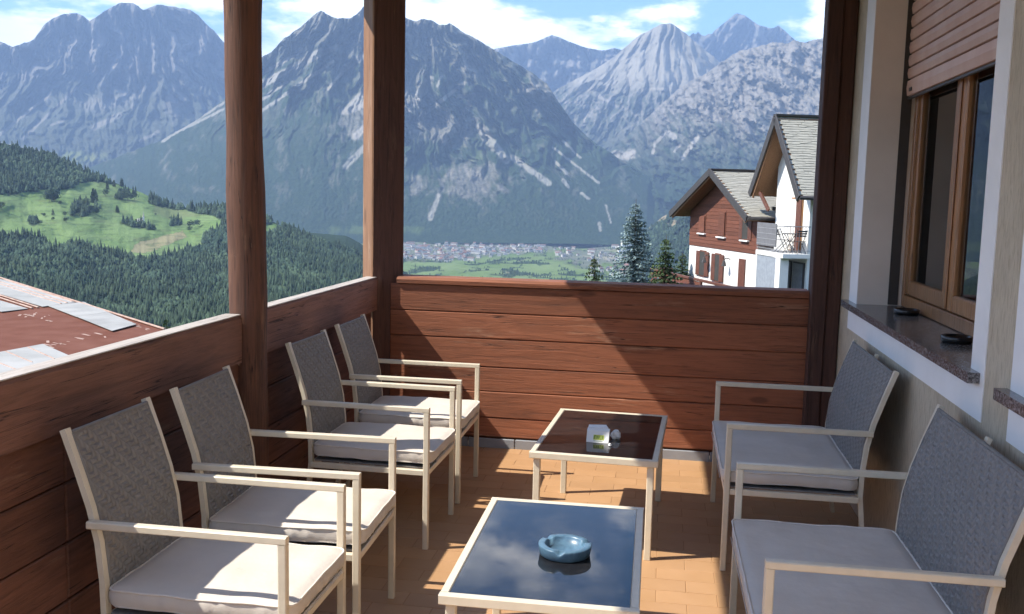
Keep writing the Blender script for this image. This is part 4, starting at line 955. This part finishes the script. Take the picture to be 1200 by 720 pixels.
# main rusty deck: large slab, bounded by the far edge line
a0 = E0; a1 = E0+U*26
b = MB(); b.slab([a0-U*7-Cc*.0, a0-U*7-Cc*16, a1-Cc*16, a1][::-1], .12); wbuild(b, 'rusty_roof_deck', M['rust'], bn)
b = MB(); b.slab([a0-U*6.9-Cc*.25+Vector((0, 0, -.13)), a0-U*6.9-Cc*15.8+Vector((0, 0, -.13)), a1-Cc*15.8+Vector((0, 0, -.13)), a1-Cc*.25+Vector((0, 0, -.13))][::-1], 4.0); wbuild(b, 'outer_wall', M['render_white'], bn)
def panel(px, lift, mat='pale_sheet', n=1):
    P = [rp_(x, y) for x, y in px]
    for k in range(n):
        f0, f1 = k/n+.004, (k+1)/n-.004
        q = [P[0].lerp(P[3], f0), P[1].lerp(P[2], f0), P[1].lerp(P[2], f1), P[0].lerp(P[3], f1)]
        q = [v+Vector((0, 0, lift+.012+.006*(k % 2)+R3.uniform(0, .012))) for v in q]
        if (q[1]-q[0]).cross(q[2]-q[0]).z < 0: q = q[::-1]
        b = MB(); b.slab(q, .012); wbuild(b, 'metal_sheet', M[mat], bn)
def rib(p0, p1, w=.10, h=.06):
    b = MB(); v = Vector((0, 0, h/2+.01)); b.bar(rp_(*p0)+v, rp_(*p1)+v, w, h, ch=.02); wbuild(b, 'roof_rib', M['rib'], bn)
# quads: far-left start, right end, right end near, far-left near
panel([(-60, 309), (88, 355.5), (50, 361), (-60, 328)], .02, n=2)
panel([(-60, 336), (33, 363), (2, 367), (-60, 352)], .02, n=1)
panel([(56, 360), (98, 355.5), (160, 382.5), (132, 390)], .025, n=2)
panel([(-70, 428), (50, 405), (86, 421), (-70, 480)], .02, n=1)
for p0, p1 in (((5, 328.5), (85, 355)), ((-30, 322), (79, 356.5)), ((-50, 318), (72, 357.5)), ((-50, 331), (45, 361.5)), ((-50, 334), (38, 362.5))): rib(p0, p1, .07, .04)
for p0, p1 in (((7, 414), (38, 427)), ((33, 409), (64, 423)), ((-20, 420), (20, 436))): rib(p0, p1, .05, .04)
rib((0, 326.5), (193, 387.5), .07, .05)
# peeling pale scabs on the overlap lines (real flakes of paint)
for k in range(40):
    s = R3.random(); base = ((55, 404), (125, 390)) if k % 2 else ((20, 366), (62, 372)); x = base[0][0]+(base[1][0]-base[0][0])*s+R3.uniform(-3, 3); y = base[0][1]+(base[1][1]-base[0][1])*s+R3.uniform(-3, 5)
    if k > 28: s = R3.random(); x, y = 140+45*s, 372+15*s+R3.uniform(1, 5)
    p = rp_(x, y); q = R3.uniform(.03, .11)
    b = MB(); b.box(-q*1.6, q*1.6, -q*.3, q*.3, 0, .002); o = b.build('paint_flake', M['rib'], bn); o.location = p+Vector((0, 0, .001))-bn.location; o.rotation_euler = (0, 0, 2.45+R3.uniform(-.4, .4))
# ================================================================== chalets
def frame_of(P, d):
    d = Vector((d[0], d[1], 0)).normalized(); n = Vector((d.y, -d.x, 0)); return Matrix(((d.x, n.x, 0, P[0]), (d.y, n.y, 0, P[1]), (0, 0, 1, 0), (0, 0, 0, 1)))
def hbuild(b, name, mat, par, **k):
    return b.build(name, mat, par, **k)
def chalet(name, P, d, label):
    t = empty(name, (0, 0, 0), label, 'house'); T = frame_of(P, d); t.matrix_world = T; return t
def slates(par, p_ridge, p_eave, L, rows, cols_):
    """rows of slates on one slope; points in (s,z); L = length along -n"""
    b = MB(); rs = random.Random(5); (s0, z0), (s1, z1) = p_ridge, p_eave; ln = math.hypot(s1-s0, z1-z0); us, uz = (s1-s0)/ln, (z1-z0)/ln
    sg = 1 if us > 0 else -1; ns, nz = -uz*sg, us*sg
    if nz < 0: ns, nz = -ns, -nz
    for r in range(rows):
        a, c = ln*r/rows, ln*(r+1.4)/rows
        for k in range(cols_):
            o = (.5 if r % 2 else 0)+rs.uniform(-.03, .03); y0 = L[0]+(L[1]-L[0])*(k+o)/cols_; y1 = L[0]+(L[1]-L[0])*(k+o+.995)/cols_
            y0, y1 = max(min(y0, y1), min(L)), min(max(y0, y1), max(L))
            if y1-y0 < .02: continue
            t0, t1 = .014, .030+rs.uniform(0, .009); cc = c+rs.uniform(-.03, .03)
            q = [(s0+us*a+ns*t0, y0, z0+uz*a+nz*t0), (s0+us*a+ns*t0, y1, z0+uz*a+nz*t0), (s0+us*cc+ns*t1, y1, z0+uz*cc+nz*t1), (s0+us*cc+ns*t1, y0, z0+uz*cc+nz*t1)]
            e = [(x-ns*t1*.9, y, z-nz*t1*.9) for x, y, z in q[2:]]
            b.add(q+e, [(0, 1, 2, 3), (3, 2, 4, 5)] if sg > 0 else [(3, 2, 1, 0), (5, 4, 2, 3)])
    return hbuild(b, 'roof_slates', M['slate'], par, kind='stuff')
def gable_roof(t, ap, eL, eR, front, back, th=.16):
    """ap, eL, eR in (s,z); front/back = extent along n"""
    out = []
    for e, sg in ((eL, -1), (eR, 1)):
        b = MB(); q = [(ap[0], front, ap[1]), (e[0], front, e[1]), (e[0], back, e[1]), (ap[0], back, ap[1])]
        if (Vector(q[1])-Vector(q[0])).cross(Vector(q[2])-Vector(q[0])).z < 0: q = q[::-1]
        b.slab(q, th); r = hbuild(b, 'roof', M['soffit'], t); out.append(r)
        # verge board, gutter
        b = MB(); b.bar((ap[0], front+.02, ap[1]-.06), (e[0], front+.02, e[1]-.06), .05, .30, (0, 1, 0)); b.build('verge_board', M['dark_metal'], r)
        b = MB(); b.bar((ap[0]-sg*.0, front-.06, ap[1]-.17), (e[0]-sg*.15, front-.06, e[1]-.13), .06, .22, (0, 1, 0)); b.build('barge_board', M['soffit'], r)
        b = MB(); b.tube([(e[0]+sg*.06, front, e[1]-.04), (e[0]+sg*.06, back, e[1]-.04)], .075, 8); b.build('gutter', M['dark_metal'], r)
    b = MB(); b.bar((ap[0], front+.03, ap[1]+.05), (ap[0], back, ap[1]+.05), .3, .07, (1, 0, 0)); b.build('ridge_cap', M['dark_metal'], out[1])
    slates(out[1], ap, eR, (front, back), 32, 26)
    return out
# --- brown and white chalet
c1 = chalet('chalet', (3.88, 39.8), (2.56, -6.5), 'chalet with red brown boarded gable over white walls and a brown balcony')
wl, wr = -7.15, -.02; ap1, eL1, eR1 = (-3.5, 2.83), (-7.95, .86), (.28, .88)
def gz(s):      # height of the wall under the roof
    return (ap1[1]+(s-ap1[0])*((eR1[1]-ap1[1])/(eR1[0]-ap1[0])) if s > ap1[0] else ap1[1]+(s-ap1[0])*((eL1[1]-ap1[1])/(eL1[0]-ap1[0])))-.2
b = MB(); poly = [(wl, -9.0), (wr, -9.0), (wr, -.64), (wl, -.64)]
b.add([(wl, 0, -9), (wr, 0, -9), (wr, 0, -.64), (wl, 0, -.64), (wl, -8, -9), (wr, -8, -9), (wr, -8, -.64), (wl, -8, -.64)], [(0, 3, 2, 1), (1, 2, 6, 5), (0, 4, 7, 3), (4, 5, 6, 7)])
hbuild(b, 'white_wall', M['render_white'], c1)
b = MB(); ss = [wl, ap1[0], wr]
vs = [(wl, .0, -.64), (wr, .0, -.64), (wr, .0, gz(wr)), (ap1[0], .0, gz(ap1[0])), (wl, .0, gz(wl))]
b.add(vs+[(x, -8, z) for x, y, z in vs], [(0, 4, 3, 2, 1), (1, 2, 7, 6), (0, 5, 9, 4)]); gb = hbuild(b, 'gable_wall', M['wood_pale'], c1)
z = -.62; k = 0
while z < gz(ap1[0])-.05:       # boards of the gable, each proud of the wall
    h = .165
    if z+h > gz(wl): 
        zz = z+h; sl = ap1[0]-(gz(ap1[0])-zz)/((gz(ap1[0])-gz(wl))/(ap1[0]-wl)) if zz < gz(ap1[0]) else ap1[0]-.05
    else: sl = wl
    if z+h > gz(wr):
        zz = z+h; sr = ap1[0]+(gz(ap1[0])-zz)/((gz(ap1[0])-gz(wr))/(wr-ap1[0])) if zz < gz(ap1[0]) else ap1[0]+.05
    else: sr = wr
    if sr-sl > .2:
        b = MB(); b.box(sl, sr, .002, .028+R3.uniform(0, .008), z, z+h-.014); b.build('gable_board', M['wood_pale'], gb)
    z += h
def shutter_window(par, s0, s1, z0, z1, name='window', openw=None, sill=True, mat='shut_brown'):
    w = s1-s0; b = MB(); b.box(s0-.06, s1+.06, .0, .05, z0-.05, z1+.06); o = b.build(name, M['wood_pale'], par)
    b = MB(); b.box(s0, s1, .052, .062, z0, z1); b.build('pane', M['dark'], o)
    if openw:
        for a, c in ((s0-openw, s0), (s1, s1+openw)):
            b = MB(); b.box(a, c, .03, .075, z0-.02, z1+.02, .008); b.build('shutter', M[mat], o)
    else:
        b = MB(); b.box(s0, s1, .064, .1, z0, z1, .008); b.build('shutter', M[mat], o)
    if sill:
        b = MB(); b.box(s0-.12, s1+.12, .0, .14, z0-.11, z0-.05, .01); b.build('sill', M['white_paint'], o)
    return o
shutter_window(gb, -5.95, -5.35, .05, .80, mat='wood_pale'); shutter_window(gb, -3.85, -3.2, -.02, 1.02, mat='wood_pale'); shutter_window(gb, -1.50, -.98, -.05, .88, openw=.32)
shutter_window(c1, -5.75, -5.2, -1.95, -.85, openw=.42, sill=False); shutter_window(c1, -4.05, -3.6, -2.05, -.88, openw=.4, sill=False)
b = MB(); b.box(-1.7, -1.12, .0, .06, -3.2, -.9, .01); b.build('door', M['shut_brown'], c1)
for s in (-4.75, -2.65):
    b = MB(); b.tube([(s, 0, -1.0), (s, .2, -.95), (s, .28, -1.05)], .025, 6); b.lathe([(.0, -1.04), (.06, -1.08), (.12, -1.3), (.0, -1.32)], 8, c=(s, .28, 0)); b.build('wall_lamp', M['dark_metal'], c1)
gable_roof(c1, ap1, eL1, eR1, .75, -8.6)
sn = MB()
for k in range(3):
    for q in range(5):
        f = .35+.25*k; sn.box(ap1[0]+(eR1[0]-ap1[0])*f-.05, ap1[0]+(eR1[0]-ap1[0])*f+.05, -.8-q*1.5-(k % 2)*.7, -.62-q*1.5-(k % 2)*.7, ap1[1]+(eR1[1]-ap1[1])*f+.03, ap1[1]+(eR1[1]-ap1[1])*f+.16)
sn.build('snow_guards', M['dark_metal'], c1, kind='stuff')
# balcony of the chalet: boards and posts
bal = MB(); bal.box(-9.0, .25, .05, 1.25, -3.05, -2.85); bo = bal.build('balcony', M['wood_pale'], c1)
s = -9.0
for z0, z1 in ((-2.75, -2.52), (-2.49, -2.27), (-2.24, -2.03)):
    b = MB(); b.box(-9.0, -2.9, 1.19, 1.24, z0, z1, .01); b.build('balcony_board', M['wood_pale'], bo)
    b = MB(); b.box(-9.0, -8.95, .05, 1.188, z0, z1, .01); b.build('balcony_board', M['wood_pale'], bo)
b = MB(); b.box(-9.05, .27, 1.15, 1.28, -2.01, -1.90, .01); b.box(-9.05, -8.93, .05, 1.148, -2.01, -1.90, .01); b.build('balcony_handrail', M['shut_brown'], bo)
for s in (-2.85, -1.3, .2): b = MB(); b.box(s-.05, s+.05, 1.17, 1.26, -2.85, -2.012); b.build('balcony_post', M['shut_brown'], bo)
b = MB(); b.box(-2.8, .2, 1.2, 1.235, -2.5, -2.42); b.build('balcony_bar', M['shut_brown'], bo)
b = MB(); b.box(-6.6, -3.0, 1.245, 1.50, -2.48, -2.22, .02); b.build('flower_box', M['shut_brown'], bo)
# --- white chalet, nearer, with the iron balcony
c2 = chalet('white_chalet', (5.24, 36.04), (.28, -.96), 'tall white chalet with steep slate roof, brown soffit and iron railed balcony')
ap2, eL2, eR2 = (-1.9, 4.76), (-4.12, 1.86), (.60, 1.74)
def gz2(s): return (ap2[1]+(s-ap2[0])*((eR2[1]-ap2[1])/(eR2[0]-ap2[0])) if s > ap2[0] else ap2[1]+(s-ap2[0])*((eL2[1]-ap2[1])/(eL2[0]-ap2[0])))-.28
b = MB(); l2, r2 = -3.1, .02
vs = [(l2, 0, -9), (r2, 0, -9), (r2, 0, gz2(r2)), (ap2[0], 0, gz2(ap2[0])), (l2, 0, gz2(l2))]
b.add(vs+[(x, -7, z) for x, y, z in vs], [(0, 4, 3, 2, 1), (1, 2, 7, 6), (0, 5, 9, 4)]); w2 = hbuild(b, 'wall', M['render_white'], c2)
gable_roof(c2, ap2, eL2, eR2, .72, -7.4, .18)
b = MB(); b.box(-1.55, -.55, .0, .05, -.30, 1.72); dr = b.build('balcony_door', M['frame_wood'], w2)
b = MB(); b.box(-1.02, -.58, .052, .09, -.28, 1.7, .01); b.build('shutter', M['shut_brown'], dr)
b = MB(); b.box(-1.5, -1.05, .052, .06, -.25, 1.66); b.build('pane', M['curtain'], dr)
b = MB(); b.bar((-3.0, .35, 1.2), (-3.6, .5, 1.9), .1, .12); b.build('roof_brace', M['shut_brown'], c2)
# balcony slab with parapet band
b = MB(); b.box(-2.35, .25, .003, 1.05, -.50, -.33, .01); b2 = b.build('balcony', M['render_white'], c2)
rl = MB()
b = MB(); b.bar((-2.33, 1.02, .66), (.22, 1.02, .66), .035, .035); b.bar((.22, 1.0, .66), (.22, .02, .66), .035, .035); b.bar((-2.33, 1.02, -.22), (.22, 1.02, -.22), .02, .02); b.bar((.22, 1.0, -.22), (.22, .02, -.22), .02, .02); b.build('handrail', M['rail_metal'], b2)
for k in range(24):
    s = -2.3+k*.109; b = MB(); b.bar((s, 1.02, -.33), (s, 1.02, .645), .012, .012, (1, 0, 0), ch=.002); b.build('baluster', M['rail_metal'], b2)
for k in range(8):
    q = .1+k*.115; b = MB(); b.bar((.22, q, -.33), (.22, q, .645), .012, .012, (1, 0, 0), ch=.002); b.build('baluster', M['rail_metal'], b2)
b = MB(); b.box(-2.28, -.4, 1.045, 1.065, -.12, .74); sc_ = b.build('privacy_screen', M['screen'], b2)
for k in range(4): b = MB(); b.box(-2.27, -.41, 1.066, 1.07, -.06+k*.2, -.045+k*.2); b.build('screen_band', M['rail_metal'], sc_)
# lower storey: roller screen, pillar, windows
b = MB(); b.box(-2.2, -.42, 1.0, 1.03, -3.2, -.52); b.build('roller_screen', M['roller_grey'], c2)
b = MB(); b.box(-.40, .02, .70, 1.04, -9, -.502, .01); b.build('pillar', M['render_white'], c2)
b = MB(); b.box(-2.36, -2.22, .78, 1.04, -9, -.502, .01); b.build('pillar', M['render_white'], c2)
for s0, s1 in ((-2.2, -1.25), (-1.1, -.12)):
    b = MB(); b.box(s0, s1, .0, .05, -2.9, -.68); o = b.build('window', M['dark_metal'], w2)
    b = MB(); b.box(s0+.06, s1-.1, .052, .07, -2.85, -.74); b.build('pane', M['roller_grey'], o)
# right flank windows are hidden; bistro table and folding chairs on the balcony
def world2(s, n, z): return c2.matrix_world @ Vector((s, n, z))
tt = empty('bistro_table', world2(-.35, .55, -.33), 'dark folding bistro table on the iron railed balcony', 'table', rz=.3)
b = MB(); b.lathe([(0, .70), (.30, .70), (.30, .725), (0, .725)], 18); b.build('table_top', M['dark_metal'], tt)
for a in (0, 1.57):
    for sg in (-1, 1): b = MB(); b.tube([(.25*sg*math.cos(a), .25*sg*math.sin(a), 0), (-.22*sg*math.cos(a), -.22*sg*math.sin(a), .70)], .013, 6); b.build('leg', M['dark_metal'], tt)
def fchair(s, n, rz, lab):
    t = empty('folding_chair', world2(s, n, -.33), lab, 'chair', rz=rz)
    for sg in (-.2, .2):
        b = MB(); b.tube([(.22, sg, 0), (-.18, sg, .88)], .014, 6); b.build('leg', M['dark_metal'], t)
        b = MB(); b.tube([(-.22, sg*.9, 0), (.2, sg*.9, .45)], .014, 6); b.build('leg', M['dark_metal'], t)
    for k in range(5): b = MB(); b.box(-.16+k*.075, -.1+k*.075, -.2, .2, .44, .455); b.build('seat_slat', M['dark_metal'], t)
    for k in range(3): b = MB(); b.box(-.165-k*.03, -.155-k*.03, -.2, .2, .62+k*.085, .68+k*.085); b.build('back_slat', M['dark_metal'], t)
fchair(-1.15, .5, .2, 'dark slatted folding chair at the far side of the balcony table'); fchair(.0, .35, 2.0, 'dark slatted folding chair at the near side of the balcony table')
# ================================================================== conifers by the chalets
def conifer(name, px, dist, top_py, H, R, mat, label, seed, leaf=.16, nb=9, droop=.35):
    d = pdir(px, top_py); t = dist/math.hypot(d[0], d[1]); top = Vector((d[0]*t, d[1]*t, CH+d[2]*t)); rs = random.Random(seed)
    tr = empty(name, (top.x, top.y, top.z-H), label, 'tree')
    b = MB(); b.tube([(0, 0, 0), (.02, 0, H*.5), (0, 0, H)], [H*.018, H*.01, .008], 8); b.build('trunk', M['trunk'], tr)
    b = MB(); z = H*.08
    while z < H*.985:
        u = z/H; L = R*(1-u)**.85*(.95+.05*math.sin(9*u)); n = max(4, int(nb*(1-u)**.3)); ph = rs.random()*6.28
        for k in range(n):
            a = ph+2*math.pi*k/n+rs.uniform(-.2, .2); l = L*rs.uniform(.72, 1.12)+.04; ca, sa = math.cos(a), math.sin(a)
            zz = z+rs.uniform(-.06, .06)
            def pt(f, off=0, dz=0):
                r_ = l*f; return Vector((ca*r_-sa*off, sa*r_+ca*off, zz+l*(.12*f-droop*f*f+.16*f**4)+dz))
            m = max(3, int(l/(leaf*.75)))
            for q in range(m):
                f = (q+.7)/m; w = leaf*(1.25-.55*f)*min(1, l/.3)
                for sg in (-1, 1):
                    p0 = pt(f-.5/m); tip = pt(min(1.05, f+.45/m), sg*w*rs.uniform(.8, 1.3), rs.uniform(-.10, .02)*min(1, l)); mid1 = pt(f-.1/m, sg*w*.65, .02); mid2 = pt(f+.55/m, sg*w*.25, .03)
                    b.add([p0, mid1, tip, mid2], [(0, 1, 2, 3) if sg < 0 else (3, 2, 1, 0)])
                if rs.random() < .7:
                    p0 = pt(f-.3/m); b.add([p0, pt(f, .03, .09), pt(f+.6/m, 0, .05), pt(f, -.03, -.05)], [(0, 1, 2, 3)])
            p0 = pt(.9); b.add([p0, pt(1.0, leaf*.3), pt(1.15), pt(1.0, -leaf*.3)], [(0, 1, 2, 3)])
        z += max(.10, .055*H*(1-u)**.6*.55)
    b.build('crown', mat, tr); return tr
conifer('blue_spruce', 745.5, 42, 233, 12.5, 3.3, M['spruce_blue'], 'tall blue green spruce with a pointed top left of the chalet', 4, .19, 13)
conifer('conifer', 781, 40, 276, 9.0, 2.5, M['fir_mid'], 'dark green conifer between the blue spruce and the chalet', 6, .17, 10)
conifer('conifer', 697, 36, 299, 7.5, 1.7, M['spruce_dark'], 'short olive green conifer rising above the parapet left of the blue spruce', 8, .14, 9)
conifer('conifer', 800, 46, 296, 7.0, 2.2, M['fir_mid'], 'low green conifer half hidden beside the chalet balcony', 9, .2, 9)
conifer('conifer', 195, 30, 374, 6.0, 1.3, M['fir_mid'], 'tip of a small green conifer just above the left parapet', 11, .14, 8)
# ================================================================== air
hz = MB(); hz.box(-16000, 17000, -4000, 21000, ZV-30, 2350)
hm = bpy.data.materials.new('haze'); hm.use_nodes = True; t_ = hm.node_tree; t_.nodes.clear(); o_ = t_.nodes.new('ShaderNodeOutputMaterial'); v_ = t_.nodes.new('ShaderNodeVolumePrincipled')
v_.inputs['Color'].default_value = (.42, .62, .98, 1); v_.inputs['Density'].default_value = HAZE; t_.links.new(v_.outputs[0], o_.inputs['Volume'])
ho = hz.build('haze', hm, kind='stuff'); ho['label'] = 'thin bluish summer haze filling the valley'
